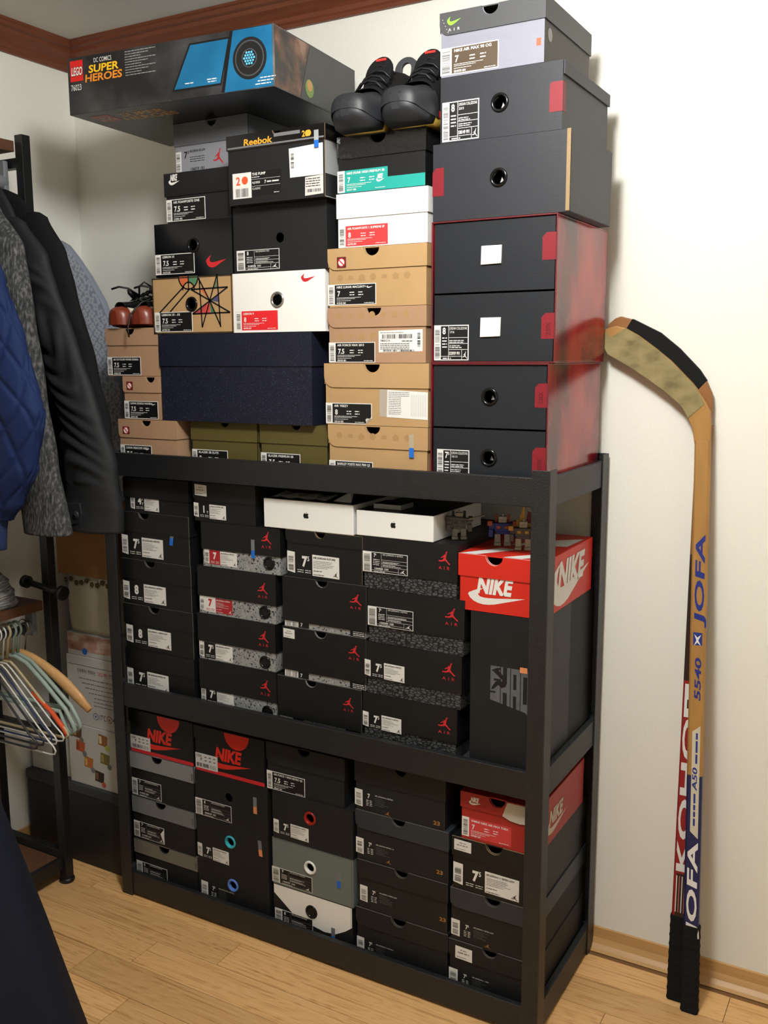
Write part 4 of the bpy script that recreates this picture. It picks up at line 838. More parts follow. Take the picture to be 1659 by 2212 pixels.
def ringbox(key, label, x0, x1, z0, z1, ring, rm, bm=BLK2, y=.03):
    B = shoebox(key, label, x0, x1, z0, z1, y, .335, bm, hole=(*ring, .0115), lid=False, group=GB)
    if rm: grommet(B, *ring, .0175, rm)
    dec(B, 'drawer_edge', lambda m: (m.rect(B['fb'], x1 - .0048, x1 - .0040, z0 + .002, z1 - .002, CHAR, .8), m.rect(B['fb'], x0 + .001, x1 - .001, z1 - .0016, z1 - .0010, CHAR, .8)))
    return B
BLUER = mat('pale_blue_enamel', '#4f76c4', .3); REDR = mat('dark_red_enamel', '#8e1e14', .25); WHR = mat('white_enamel', '#d9d9d6', .3)
B = ringbox('g0', 'black box with pale blue ring, on the bottom board', .246, .4755, S3t, .147, mid('g0r'), BLUER); lab_gold(B, (.254, .366, .048, .093), '7', '5', 'AIR JORDAN 6 RETRO')
B = ringbox('g1', 'black box with teal ring and orange flag', .246, .475, .1475, .271, mid('g1r'), TEAL); lab_big(B, LB['g1'], '7', '5', 'AIR JORDAN 5 RETRO'); flag(B, .447, .212, .254, ORANGEF, lean=-.003)
B = ringbox('g2', 'black box with bare finger hole and orange flag under red and black box', .245, .4765, .2715, .398, mid('g2r'), None); lab_grid(B, LB['g2'], 'AIR JORDAN RETRO', '8', '', '306069 101', grid=GREYINK); flag(B, .433, .323, .367, ORANGEF); paper_in(B, *mid('g2r'), .011)
B = ringbox('h0', 'black box with curved white front panel and black ring', .489, .7205, S3t, .1515, mid('h0r'), BLKMET)
def _h0(m):
    z = .150; pts = [(.4905, z), (.4905, .127), (.520, .105), (.545, .086), (.575, .079), (.606, .070), (.640, .064), (.672, .068), (.700, .084), (.719, .099), (.719, z)]
    inn = B['fb']; hx, hz = mid('h0r'); m.flat(pts, inn, WHITEB, .6); m.disc(inn, hx, hz, .0125, INK, 1.2)
dec(B, 'white_panel', _h0); lab_grid(B, (.492, .606, .040, .086), 'AIR JORDAN RETRO', '8', '', '308497 089', grid=GREYINK); flag(B, .660, .046, .083, BLUEF)
B = ringbox('h1', 'grey green box with white ring and blue flag', .4885, .724, .152, .2745, mid('h1r'), WHR, GREENG); lab_grid(B, LB['h1'], 'AIR JORDAN 5 RETRO', '7', '5', '136027 104', grid=GREYINK); flag(B, .678, .193, .236, BLUEF)
B = ringbox('h2', 'black box with dark red ring above grey green box', .4915, .7245, .275, .3975, mid('h2r'), REDR); lab_big(B, LB['h2'], '7', '5', 'AIR JORDAN 5 RETRO')
B = shoebox('h3', 'black shoebox with white-framed label above the dark red ring', .476, .703, .398, .5225, .03, .335, BLK2, BLK2, .055, notch=(.588, .018), rl=.02, group=GB, edge=INK); lab_bar(B, LB['h3'], 'AIR FORCE 1 HIGH RETRO QS', '7.5', '585557 001')
def goldbox(key, label, x0, x1, z0, z1, R, size, sup, notch, num, nm, lm=BLK2, jm=True, tier=GB, lh=.045, rl=.018):
    B = shoebox(key, label, x0, x1, z0, z1, .03, .335, BLK2, lm, lh, notch=notch, rl=rl, group=tier, edge=EDGEW); lab_gold(B, R, size, sup, nm, jm=jm)
    if num: dec(B, 'gold_number', lambda m: text(m, B['fb'], '23', num[0], num[2] - .001, .009, GOLD, 1, 'b', width=.017))
    return B
DL = mat('blue_black_lid', '#2b3036', .45, var=.06)
goldbox('i0', 'black shoebox with pale thumb notch, on bottom board under the gold number boxes', .730, .972, S3t, .160, (.731, .833, .044, .083), '7', '5', (.846, .020), None, 'AIR JORDAN 6 RETRO', jm=False)
goldbox('i1', 'black shoebox with gold 23, lowest of the three so marked', .735, .971, .1605, .283, (.741, .843, .178, .218), '7', '5', (.853, .018), LB['i1n'], 'AIR JORDAN 13 RETRO LOW', jm=False)
goldbox('i2', 'black shoebox with gold 23 and slate lid, middle of the three so marked', .731, .973, .2835, .407, (.731, .835, .298, .337), '7', '5', (.846, .018), LB['i2n'], 'AIR JORDAN RETRO 14', DL)
goldbox('i3', 'black shoebox with gold 23, topmost of the three so marked', .730, .9635, .4075, .527, (.729, .833, .417, .458), '7', '', (.850, .016), LB['i3n'], 'AIR JORDAN 6 RETRO', lh=.049, rl=0)
goldbox('j0', 'black shoebox with white price sticker, bottom right corner of the unit', .975, 1.182, S3t, .155, (.975, 1.085, .046, .083), '7', '5', (1.075, .018), None, 'AIR JORDAN 1 MID', jm=False)
sticker(BOX['j0'], (.992, 1.033, .113, .143), tilt=.001)
goldbox('j1', 'black shoebox with small gold figure, second from the board at right end', .978, 1.182, .1555, .2805, (.980, 1.085, .166, .205), '7', '5', (1.080, .019), None, 'AIR JORDAN 11 RETRO LOW', DL)
B = shoebox('j2', 'black shoebox with very large white 7.5 under the red swirl box', .981, 1.182, .281, .4045, .03, .335, BLK, BLK, .045, notch=(1.082, .020), group=GB, edge=EDGE); lab_big(B, (.984, 1.140, .289, .343), '7', '5', 'AIR JORDAN 11 RETRO LOW'); sticker(B, (.987, 1.028, .374, .399), tilt=.001)
SHR = mat('dark_red_board', '#9a2420', .45, var=.03)
j3 = shoebox('j3', 'red shoebox with white curve on its lid at right end', 1.001, 1.182, .405, .5145, .03, .30, SHR, SHR, .036, notch=(1.088, .020), group=GB, edge=INK)
dec(j3, 'emblem', lambda m: nike(m, j3['fl'], 1.021, .488, .030, .018, WHITE, 1))
dec(j3, 'white_swirl', lambda m: m.flat([(1.100, .479), (1.118, .472), (1.14, .470), (1.18, .476), (1.18, .512), (1.111, .512), (1.105, .495)], j3['fl'], mat('cream_print', '#b9b3a6', .5), 1))
lab_bar(j3, (1.004, 1.120, .411, .456), 'WMNS NIKE AIR MAX THEA', '7', '599409 007', mat('label_thea_red', '#c23a3c', .5), border=False)
def _j3s(m):
    fr = j3['fsl']; nike(m, fr, .07, .425, .14, .055, mat('cream_print', '#b9b3a6'), 3)
dec(j3, 'side_panel', lambda m: m.box(j3['x1'] - j3['xc'] - .0026, j3['x1'] - j3['xc'] + .0006, .004, .296, .0005, .1085, SHR)); dec(j3, 'side_emblem', _j3s)

# ================================================================== toy brick box on top
lw, ldp, lh = .556, .372, .124; ya = math.radians(4.36)
lego = thing('toy_brick_box', 'long dark toy box with red logo square and blue panels balanced on top', 'toy box', (.036 + lw / 2 * math.cos(ya), -.078 + lw / 2 * math.sin(ya), 2.0072), ya)
STORM = ramp_mat('storm_grey_print', 'noise', [(0, '#111213'), (.42, '#1e1f20'), (.58, '#3f4041'), (.75, '#6a6b6c')], 6, rough=.28, detail=5, spec=.5)
ART = ramp_mat('explosion_art', 'noise', [(0, '#0c0a09'), (.42, '#1d1815'), (.56, '#5c3a28'), (.7, '#8a6a58')], 20, rough=.28, detail=6, spec=.5)
b = MB(); b.box(-lw / 2, lw / 2, 0, ldp, 0, lh, STORM, {'z-': mat('dark_print', '#0f1011', .3, .5)}); b.build('carton', lego, .001)
fr = Fr((-lw / 2, 0, 0), (1, 0, 0), (0, 0, 1)); LRED = mat('logo_red', '#d0211c', .35); LYEL = mat('logo_yellow', '#f0c020', .4); PBLU = ramp_mat('blue_panel_print', 'noise', [(.3, '#0f5a84'), (.7, '#1f6e9a')], 12, rough=.3)
m = MB(); m.rect(fr, .008, .046, .072, .117, LRED, 1)
text(m, fr, 'LEGO', .0105, .0845, .019, INK, 1.6, 'x', width=.034, shear=.12); text(m, fr, 'LEGO', .0108, .085, .0175, WHITE, 2.4, 'b', width=.0330, shear=.12); m.build('logo_square', lego)
m = MB(); text(m, fr, '76023', .008, .0525, .0125, WHITE, 1, 'r', width=.032); text(m, fr, 'DC COMICS', .078, .1065, .0095, WHITE, 1, 'r', width=.052)
for dz, hh, mm, ly in ((0, 1, mat('dark_amber_print', '#6a3a10', .4), 1), (.0006, .96, LYEL, 2)):
    text(m, fr, 'SUPER', .062, .0855 + dz, .0165 * hh, mm, ly, 'b', width=.086, shear=.12); text(m, fr, 'HEROES', .050, .0665 + dz, .0165 * hh, mat('logo_orange', '#e08a28', .4) if ly == 2 else mm, ly, 'b', width=.108, shear=.12)
for k in range(10): smallprint(m, fr, .168, .1165 - .0055 * k, .085 - .02 * (k % 3), .0024, mat('fine_grey_print', '#9a9a98', .5), 1)
m.build('front_lettering', lego)
m = MB(); m.flat([(.294, .018), (.424, .018), (.450, .112), (.344, .112)], fr, INK, 1); m.flat([(.301, .022), (.422, .022), (.445, .108), (.347, .108)], fr, PBLU, 2); m.build('blue_panel', lego)
m = MB(); m.flat([(.424, .002), (.432, .002), (.457, .122), (.449, .122)], fr, INK, 1.5); m.flat([(.430, .002), (.553, .002), (.553, .122), (.455, .122)], fr, PBLU, 1); m.build('blue_panel', lego)
m = MB(); cx, cz = .497, .063; TY = mat('tyre_print', '#1c1d1f', .35); TY2 = mat('tyre_shine_print', '#46494c', .35)
m.disc(fr, cx, cz, .042, TY, 2, 36); m.disc(fr, cx, cz, .036, TY2, 3, 36); m.disc(fr, cx, cz, .033, TY, 4, 36); m.disc(fr, cx, cz, .019, TY2, 5, 30); m.disc(fr, cx, cz, .0165, INK, 6, 30)
for q in range(-2, 3):
    for r_ in range(-2, 3):
        hx, hz = cx + .0062 * (q + .5 * (r_ % 2)), cz + .0055 * r_
        if math.hypot(hx - cx, hz - cz) < .0145: m.disc(fr, hx, hz, .0027, mat('hub_blue', '#5fb4dc', .4), 7, 6)
m.build('wheel_picture', lego)
m = MB()
for k in range(3): smallprint(m, fr, .510 + .006 * (2 - k), .020 - .006 * k, .038, .003, WHITE, 2)
smallprint(m, fr, .330, .030, .022, .003, WHITE, 3); smallprint(m, fr, .388, .032, .026, .003, WHITE, 3); smallprint(m, fr, .390, .027, .022, .003, WHITE, 3); m.build('caption', lego)
fs = Fr((lw / 2, 0, 0), (0, 1, 0), (0, 0, 1)); m = MB(); m.flat([(.004, .003), (.105, .003), (.150, .121), (.004, .121)], fs, ART, 1); m.build('side_picture', lego)
m = MB(); m.flat([(.108, .003), (.368, .003), (.368, .121), (.153, .121)], fs, mat('slate_print', '#383939', .3, var=.2, vscale=12), 1); m.disc(fs, .148, .030, .019, mat('badge_green', '#6d8a44', .4), 2, 20); m.disc(fs, .148, .036, .012, mat('badge_tan', '#b88a50', .4), 3, 16); m.build('side_panel_print', lego)
fbm = Fr((-lw / 2, 0, 0), (1, 0, 0), (0, -1, 0)); m = MB(); m.rect(fbm, .03, .085, -.085, -.030, mat('sheen_red_print', '#a5362c', .3), 1); text(m, fbm, 'LEGO', .034, -.07, .024, mat('sheen_grey_print', '#b5b5b0', .3), 2, 'b', width=.047)  # underside print colours raised, so the glossy reflection is painted into them
text(m, fbm, 'DC COMICS', .125, -.033, .012, mat('sheen_grey_print', '#b5b5b0'), 1, width=.075); text(m, fbm, 'SUPER', .105, -.062, .026, mat('sheen_gold_print', '#c08a30', .3), 1, 'b', width=.125, shear=.1); text(m, fbm, 'HEROES', .09, -.094, .026, mat('sheen_gold_print', '#c08a30'), 1, 'b', width=.155, shear=.1)
m.build('underside_lettering', lego)

# ================================================================== shoes
def shoe_rows(secs, n=16, z0=0., zb=None):
    rows = []
    for (y, a, h, top) in secs:
        r = []
        for k in range(n + 1):
            t = math.pi * k / n; c, s = math.cos(t), math.sin(t)
            x = -a * math.copysign(abs(c) ** .75, c); z = z0 + h * abs(s) ** (.62 if top < .5 else .8)
            r.append((x * (1 - (top * .45) * abs(s) ** 2), y, z))
        rows.append(r)
    return rows
def sole_loft(mb, secs, zf, prof, m):
    """sole lofted along its length; prof is (width factor, height) from bottom to top of one side"""
    rows = []
    for y, a in secs: rows.append([(a * k, y, zf(y) + h) for k, h in prof] + [(-a * k, y, zf(y) + h) for k, h in reversed(prof)])
    mb.grid(rows, m, cap=True)
def high_top(label, x, y, z, rz, mirror=1):
    root = thing('high_top_shoe', label, 'shoe', (x, y, z), rz, 'black high-top shoes'); LEA = mat('black_suede', '#141416', .75, .2, bump=.25, bscale=300); CAP = mat('charcoal_rubber', '#232529', .5, var=.12, vscale=25); SOLE = mat('amber_sole', '#8d7430', .3, var=.2, vscale=30)
    sec = [(.0006, .009), (.002, .016), (.0045, .0235), (.009, .031), (.016, .0375), (.025, .043), (.038, .048), (.07, .051), (.11, .049), (.15, .044), (.2, .041), (.25, .040), (.28, .034), (.292, .018)]
    lift = lambda yy: max(0, (.06 - yy)) ** 2 * 5.5
    s = MB(); sole_loft(s, [p for p in sec if p[0] > .06], lift, [(.93, 0), (1., .010), (1.01, .026), (.9, .03)], SOLE); s.build('sole', root)
    s2 = [p for p in sec if p[0] < .075]; s = MB(); sole_loft(s, s2, lift, [(.93, 0), (1.015, .010), (1.02, .026), (.9, .031)], CAP); s.build('toe_bumper', root)
    rows = []
    for sec_ in [(-.0005, .010, .010), (.0005, .017, .015), (.003, .0265, .024), (.007, .034, .032), (.012, .0395, .039), (.025, .0455, .047), (.04, .0505, .053), (.06, .0535, .060), (.085, .053, .069)]:
        rr = shoe_rows([(*sec_, 0)], 18, .013); rows.append([(p[0], p[1], p[2] + lift(sec_[0])) for p in rr[0]])
    t = MB(); t.grid(rows, CAP, wrap=False); t.face(rows[0], CAP); t.build('toe_cap', root)
    u = MB(); u.grid(shoe_rows([(.078, .0485, .069, 0), (.105, .048, .082, .2), (.135, .046, .100, .5), (.165, .044, .118, .8), (.20, .042, .132, .9), (.24, .041, .138, .9), (.27, .037, .138, .9), (.288, .026, .130, .9), (.295, .010, .10, .9)], 18, .018), LEA, wrap=False); u.build('upper', root)
    def plate(name, c, w, h, tilt, hole, mm):
        p = MB(); f = Fr(c, (1, 0, 0), (0, math.sin(tilt), math.cos(tilt))); n = 12
        out = [(-w * .42, 0), (w * .42, 0), (w * .5, h * .45)] + [(w * .5 * math.cos(math.pi * k / n), h * .62 + h * .38 * math.sin(math.pi * k / n)) for k in range(n + 1)] + [(-w * .5, h * .45)]
        if hole:
            inn = [(px * .42, h * .62 + (pz - h * .5) * .42) for px, pz in out]
            p.grid([[f.p(*q, 0) for q in out], [f.p(*q, .008) for q in out], [f.p(*q, .008) for q in inn], [f.p(*q, 0) for q in inn], [f.p(*q, 0) for q in out]], mm, smooth=False)
        else: p.prism(out, f, 0, .008, mm)
        return p.build(name, root, .001)
    plate('tongue', (0, .118, .075), .062, .10, .45, False, LEA); plate('heel_tab', (0, .262, .12), .058, .075, .12, True, mat('grey_rubber', '#3f4144', .5))
    l = MB()
    for k in range(4):
        yy = .098 + .017 * k; zz = .098 + .014 * k; l.tube([(-.034, yy, zz - .012), (-.018, yy - .003, zz + .004), (0, yy - .005, zz + .008), (.018, yy - .003, zz + .004), (.034, yy, zz - .012)], .0028, INK, 6)
    l.build('laces', root)
    r = MB(); r.box(-.012, .012, .147, .152, .158, .163, mat('infrared_print', '#d8322c', .5)); r.build('lace_toggle', root, .001)
    g = MB(); f = Fr((mirror * .0512, .05, .012), (0, 1, 0), (0, 0, 1)); g.flat([(0, .004), (.07, .001), (.055, .014), (.02, .018)], f, mat('red_print', '#c0262b'), 1); g.build('red_flash', root)
high_top('black high-top shoe with charcoal toe, the left one on glossy lid', .770, -.05, 1.9058, 0); high_top('black high-top shoe with charcoal toe, right one against the charcoal box', .883, -.045, 1.9058, 0)
def derby(label, x, y, z, lace_drop):
    root = thing('leather_shoe', label, 'shoe', (x, y, z), 0, 'rust and black leather shoes'); RU = mat('rust_leather', '#6f2d1b', .35, .5, var=.18, vscale=22); PAT = mat('black_patent', '#121214', .15); CR = mat('cream_leather', '#cfc6b2', .5)
    sec = [(.003, .014), (.012, .026), (.03, .034), (.07, .0365), (.12, .034), (.18, .031), (.23, .030), (.262, .020)]; lift = lambda yy: max(0, (.07 - yy)) ** 2 * 3
    s = MB(); sole_loft(s, sec, lift, [(.93, 0), (1., .006), (1., .013), (.9, .016)], RU); s.build('sole', root)
    t = MB(); _r = shoe_rows([(.002, .010, .034, 0)], 14, .008)[0]; t.face(_r, RU); t.grid(shoe_rows([(.002, .010, .034, 0), (.006, .022, .040, 0), (.016, .030, .044, 0), (.034, .0345, .046, 0)], 14, .008), RU, wrap=False); t.build('toe_cap', root)
    t = MB(); t.grid(shoe_rows([(.030, .0335, .0455, 0), (.05, .0345, .046, 0), (.075, .0345, .050, 0)], 14, .009), CR, wrap=False); t.build('side_panel', root)
    u = MB(); u.grid(shoe_rows([(.024, .022, .054, 0), (.05, .028, .056, 0), (.085, .034, .062, .2), (.125, .033, .074, .6), (.17, .031, .082, .9), (.22, .029, .086, .9), (.255, .022, .084, .9), (.268, .010, .06, .9)], 14, .010), PAT, wrap=False); u.build('upper', root)
    l = MB()
    for k in range(4): yy = .085 + .015 * k; zz = .074 + .006 * k; l.tube([(-.022, yy, zz - .006), (0, yy - .004, zz + .004), (.022, yy, zz - .006)], .0026, INK, 6)
    l.tube([(0, .095, .082), (-.012, .07, .100), (-.030, .055, .104), (-.046, .045, .098)], .0026, INK, 6); l.tube([(0, .095, .082), (.015, .08, .105), (.028, .085, .115), (.036, .10, .105), (.02, .11, .09), (0, .1, .08)], .0026, INK, 6)
    l.tube([(0, .095, .080), (-.006, .065, .094), (.010, .05, .088), (.004, .07, .078)], .006, INK, 6)
    if lace_drop: l.tube([(.01, .09, .084), (.018, .05, .074), (.004, .016, .060), (-.012, -.008, .030), (-.016, -.014, -.004), (-.013, -.014, -.024)], .0022, INK, 6)
    l.build('laces', root)
derby('rust-toed black leather shoe, left one on the tan box', .052, .012, 1.5232, False); derby('rust-toed black leather shoe with a lace hanging down, right one', .127, .014, 1.5232, True)

# ================================================================== small toy robots
def robot(label, x, y, z, rz, c, s=1., gun=False, fin=False):
    root = thing('toy_robot', label, 'toy robot', (x, y, z), rz, 'small toy robots'); A, Bm, Cm = (mat('toy_' + h, h, .45) for h in c)
    def bits(name, L, mm, bev=.0008):
        q = MB()
        for e in L: q.box(*[v * s for v in e], mm)
        return q.build(name, root, bev)
    for sg in (-1, 1):
        bits('leg', [(sg * .010 - .007, sg * .010 + .007, -.012, .012, 0, .006), (sg * .010 - .006, sg * .010 + .006, -.006, .007, .006, .024)], A)
        bits('arm', [(sg * .022 - .006, sg * .022 + .006, -.007, .007, .034, .047), (sg * .024 - .0045, sg * .024 + .0045, -.010, .004, .018, .034)], Bm)
        bits('shoulder_guard', [(sg * .026 - .005, sg * .026 + .005, -.009, .009, .041, .051)], Cm)
    bits('torso', [(-.014, .014, -.009, .009, .024, .030), (-.016, .016, -.011, .010, .030, .047)], Bm); bits('chest_vent', [(-.012, -.004, -.0125, -.011, .036, .042), (.004, .012, -.0125, -.011, .036, .042)], Cm)
    bits('head', [(-.008, .008, -.008, .008, .048, .061), (-.005, .005, -.0095, -.008, .050, .054), (-.002, .002, -.003, .005, .061, .066)], A); bits('backpack', [(-.012, .012, .010, .018, .032, .050), (-.016, -.010, .012, .018, .046, .062), (.010, .016, .012, .018, .046, .062)], Cm)
    if gun:
        g = MB(); g.tube([(.018 * s, -.012 * s, .046 * s), (.058 * s, .0, .054 * s)], .0022 * s, A, 8); g.tube([(-.03 * s, -.006 * s, .05 * s), (.02 * s, -.012 * s, .046 * s)], .0045 * s, Bm, 8); g.build('cannon', root)
    if fin:
        g = MB(); g.prism([(-.012 * s, 0), (.002 * s, .004 * s), (.001 * s, .045 * s)], Fr((0, .012 * s, .055 * s), (1, 0, 0), (0, 0, 1)), 0, .003 * s, Cm); g.prism([(.004 * s, 0), (.016 * s, 0), (.020 * s, .02 * s), (.008 * s, .026 * s)], Fr((0, .014 * s, .055 * s), (1, 0, 0), (0, 0, 1)), 0, .003 * s, mat('toy_dull_red', '#6d1f1c', .5)); g.build('back_fin', root)
robot('small grey and cream toy robot with a cannon beside right tablet box', .9595, .10, 1.0586, .5, ('#8f8b7c', '#57574f', '#3f413f'), .95, gun=True)
robot('small blue and white toy robot on red shoebox lid', 1.040, .15, 1.0434, .4, ('#a8a39a', '#2b3583', '#b5562c'), 1.05)
robot('small pale toy robot with yellow fin beside right post on red lid', 1.098, .125, 1.0434, .3, ('#a39b86', '#4d4a44', '#b98b2a'), 1.0, fin=True)

# ================================================================== clothes rail at left
TUBE = mat('black_rail_steel', '#18191a', .4); WALN = mat('walnut_board', '#573a28', .5, var=.2, vscale=12, stretch=(14, 1, 14)); BRK = mat('grey_plastic', '#6f7376', .3)
PX, PY = -.18, -.035
rail = thing('clothes_rail', 'black steel clothes rail with walnut shelves along the left wall', 'clothes rail', (PX, PY, 0))
def rp(name, boxes, m, bev=.001):
    q = MB()
    for e in boxes: q.box(e[0] - PX, e[1] - PX, e[2] - PY, e[3] - PY, e[4], e[5], m)
    return q.build(name, rail, bev)
for yy in (PY, -1.25):
    rp('post', [(PX - .013, PX + .013, yy - .013, yy + .013, .012, 1.995)], TUBE); rp('post', [(-.445, -.419, yy - .013, yy + .013, .012, 1.995)], TUBE)
    for zz in (.08, .43, 1.93): rp('cross_bar', [(-.419, PX - .013, yy - .011, yy + .011, zz - .012, zz + .012)], TUBE)
    for xx in (PX, -.432):
        q = MB(); q.lathe([(0, .0), (.019, .0), (.021, .004), (.021, .010), (.015, .014), (0, .014)], Fr((xx - PX, yy - PY, 0), (1, 0, 0), (0, 1, 0)), TUBE, 16); q.build('foot', rail)
for zz in (.045, .785, 1.955):
    rp('shelf_board', [(-.418, PX - .014, -1.236, PY - .014, zz, zz + .026)], WALN)
rp('side_rim', [(PX - .013, PX + .001, -1.237, PY - .0135, .040, .075)], TUBE)
for zz in (.735, 1.885):
    q = MB(); q.tube([(-.232 - PX, -1.23 - PY, zz), (-.232 - PX, -.05 - PY, zz)], .0125, mat('chrome_rod', '#9a9ea1', .25, metal=.9), 14); q.build('hanging_rod', rail)
    q = MB(); f = Fr((-.232 - PX, -.052 - PY, zz), (0, 1, 0), (0, 0, 1)); q.box(-.248 - PX, -.216 - PX, -.066 - PY, -.052 - PY, zz - .022, zz + .05, BRK); q.tube([(-.232 - PX, -.085 - PY, zz), (-.232 - PX, -.055 - PY, zz)], .019, BRK, 16); q.build('rod_bracket', rail, .003)
q = MB(); q.tube([(-.232 - PX, PY + .0 - PY - .03, .862), (-.10 - PX, PY - PY - .03, .846)], .0085, TUBE, 12); q.tube([(-.240 - PX, -.03, .863), (-.226 - PX, -.03, .861)], .017, TUBE, 14); q.tube([(-.106 - PX, -.03, .847), (-.092 - PX, -.03, .845)], .019, TUBE, 14); q.build('peg', rail)

# ---------------------------------------------------------------- garments
def ring(c, rx, ry, n, wob=0., ph=0., k=3):
    return [(c[0] + rx * math.cos(2 * math.pi * j / n) * (1 + wob * math.sin(k * 2 * math.pi * j / n + ph)), c[1] + ry * math.sin(2 * math.pi * j / n) * (1 + wob * math.sin(k * 2 * math.pi * j / n + ph)), c[2]) for j in range(n)]
def interp(keys, z):
    for a, b in zip(keys, keys[1:]):
        if a[0] >= z >= b[0]:
            t = (a[0] - z) / (a[0] - b[0]); t = t * t * (3 - 2 * t) * .5 + t * .5; return [p + (q - p) * t for p, q in zip(a[1:], b[1:])]
    return list(keys[-1][1:]) if z < keys[-1][0] else list(keys[0][1:])
def sleeve(root, name, keys, y, ryk, m, disp, n=44, dz=.006):
    """keys: z, centre x, half-width; hangs in front of the torso"""
    rows = []; z = keys[0][0]; zb = keys[-1][0]; cnt = int((z - zb) / dz)
    for i in range(cnt + 1):
        zz = z - (z - zb) * i / cnt; cx, r = interp(keys, zz); row = []
        for j in range(n):
            a = 2 * math.pi * j / n; d = disp(a, zz, r); row.append((cx + (r + d) * math.cos(a), y + (r * ryk + d) * math.sin(a), zz))
        rows.append(row)
    cx, r = interp(keys, z); rows.insert(0, [(cx + (p[0] - cx) * .5, y + (p[1] - y) * .5, z + r * .28) for p in rows[0]]); rows.insert(0, [(cx + (p[0] - cx) * .05, y + (p[1] - y) * .05, z + r * .36) for p in rows[1]])
    inner = [[(cx2 + (p[0] - cx2) * .9, y + (p[1] - y) * .9, p[2] + dd) for p in rows[-1]] for cx2, dd in ((keys[-1][1], 0), (keys[-1][1], .05))]
    q = MB(); q.grid(rows + inner, m); return q.build(name, root)
def torso(root, cx, y, zt, zb, hw, ry, m, disp=lambda a, z: 0, n=48):
    rows = []; N = 46
    for i in range(N + 1):
        t = i / N; z = zt - (zt - zb) * t; s = min(1, .22 + 1.35 * math.sqrt(min(1, t * 3.2)) * .62) if t < .25 else 1 + .1 * (t - .25)
        s = min(s, 1.06); r = []
        for j in range(n):
            a = 2 * math.pi * j / n; d = disp(a, z); c, sn = math.cos(a), math.sin(a); r.append((cx + hw * s * math.copysign(abs(c) ** .8, c) + d * c, y + (ry * (.65 + .35 * min(1, t * 4)) + d) * sn, z))
        rows.append(r)
    q = MB(); q.grid(rows, m, cap=True); return q.build('body', root)
def folds(f, amp): return lambda a, z, r=0: amp * (math.sin(z * f + 3 * math.sin(a * 2 + z * 9)) * .6 + math.sin(z * f * 1.9 + a * 3) * .4)
def hook(root, x, y, z, m=CHROME):
    q = MB(); q.tube([(x, y, z - .06), (x, y, z + .0), (x + .012, y, z + .022), (x + .004, y, z + .0345), (x - .012, y, z + .030), (x - .0165, y, z + .014)], .0018, m, 6); q.build('hanger_hook', root)
RXX, RZ = -.232, 1.885
def herring(name, c1, c2, c3):
    return ramp_mat(name, 'noise', [(.25, c1), (.5, c2), (.75, c3)], 120, rough=.9, detail=3, stretch=(2.2, 1, .6), spec=.1)
QB = mat('blue_quilted_nylon', '#112148', .75, .2, bump=.15, bscale=160); HG = herring('grey_herringbone', '#1f2023', '#3c3d3e', '#6a6967'); BK = mat('black_cotton_twill', '#181a1d', .7, .3, bump=.2, bscale=220); BK2 = mat('black_wool', '#161718', .85, .1, bump=.2, bscale=300)
g = thing('jacket', 'plain black wool coat hanging nearest the corner', 'jacket', (RXX, -.088, 1.1), 0, 'garments on the clothes rail'); g.location = (0, 0, 0)
hook(g, RXX, -.088, RZ - .012); torso(g, RXX, -.088, 1.86, 1.10, .20, .022, BK2); sleeve(g, 'sleeve', [(1.785, -.10, .045), (1.70, -.055, .058), (1.60, -.025, .058), (1.45, .025, .056), (1.28, .065, .058), (1.12, .083, .060)], -.085, .42, BK2, folds(30, .0015))
g = thing('jacket', 'black cotton jacket with wrinkled sleeve and snap-button cuff', 'jacket', (0, 0, 0), 0, 'garments on the clothes rail'); hook(g, RXX, -.15, RZ - .012)
torso(g, RXX, -.15, 1.88, 1.12, .19, .030, BK, folds(26, .003))
wr = lambda a, z, r: (.0055 * math.sin(z * 120 + 6 * math.sin(a * 1.5 + z * 14)) * max(0, math.cos(a + 2.2)) ** .7 if 1.16 < z < 1.66 else 0) + .002 * math.sin(z * 41 + a * 2) + (.0015 if z < 1.115 else 0)
sleeve(g, 'sleeve', [(1.765, -.095, .045), (1.68, -.040, .056), (1.61, -.018, .060), (1.45, .050, .058), (1.30, .100, .066), (1.20, .122, .080), (1.09, .126, .083), (1.045, .126, .084)], -.152, .42, BK, wr)
q = MB(); f = Fr((.088, -.1885, 1.085), (1, 0, 0), (0, 0, 1)); q.prism([(-.042, -.026), (.030, -.020), (.036, .004), (.030, .030), (-.030, .026), (-.046, .0)], f, -.004, .0022, BK); q.build('cuff_tab', g, .001)
q = MB(); q.lathe([(.0, .0062), (.0045, .0062), (.0055, .0045), (.0075, .0055), (.009, .004), (.009, .002)], f, mat('black_snap', '#2a2b2d', .3), 18, .018, .002); q.build('snap_button', g)
g = thing('jacket', 'grey herringbone wool coat hanging between blue and black jackets', 'jacket', (0, 0, 0), 0, 'garments on the clothes rail'); hook(g, RXX, -.232, RZ - .012)
torso(g, RXX, -.232, 1.87, 1.08, .17, .030, HG, folds(14, .002)); sleeve(g, 'sleeve', [(1.80, -.10, .050), (1.70, -.035, .060), (1.55, -.018, .064), (1.35, .010, .064), (1.20, .035, .062), (1.125, .048, .064), (1.12, .048, .067), (1.045, .056, .070)], -.232, .52, HG, folds(16, .0016))
g = thing('jacket', 'royal blue quilted jacket with diamond stitching at left edge', 'jacket', (0, 0, 0), 0, 'garments on the clothes rail'); hook(g, RXX, -.335, RZ - .012)
def quilt(a, z, r=.09):
    s = a * .085; p = .085; u, v = (s + z * .72) / p, (s - z * .72) / p
    e = min(abs(u - round(u)), abs(v - round(v))); return .0075 * min(1, e / .16) ** .6 - .006
torso(g, RXX, -.335, 1.86, 1.10, .20, .040, QB, lambda a, z: quilt(a, z), 96)
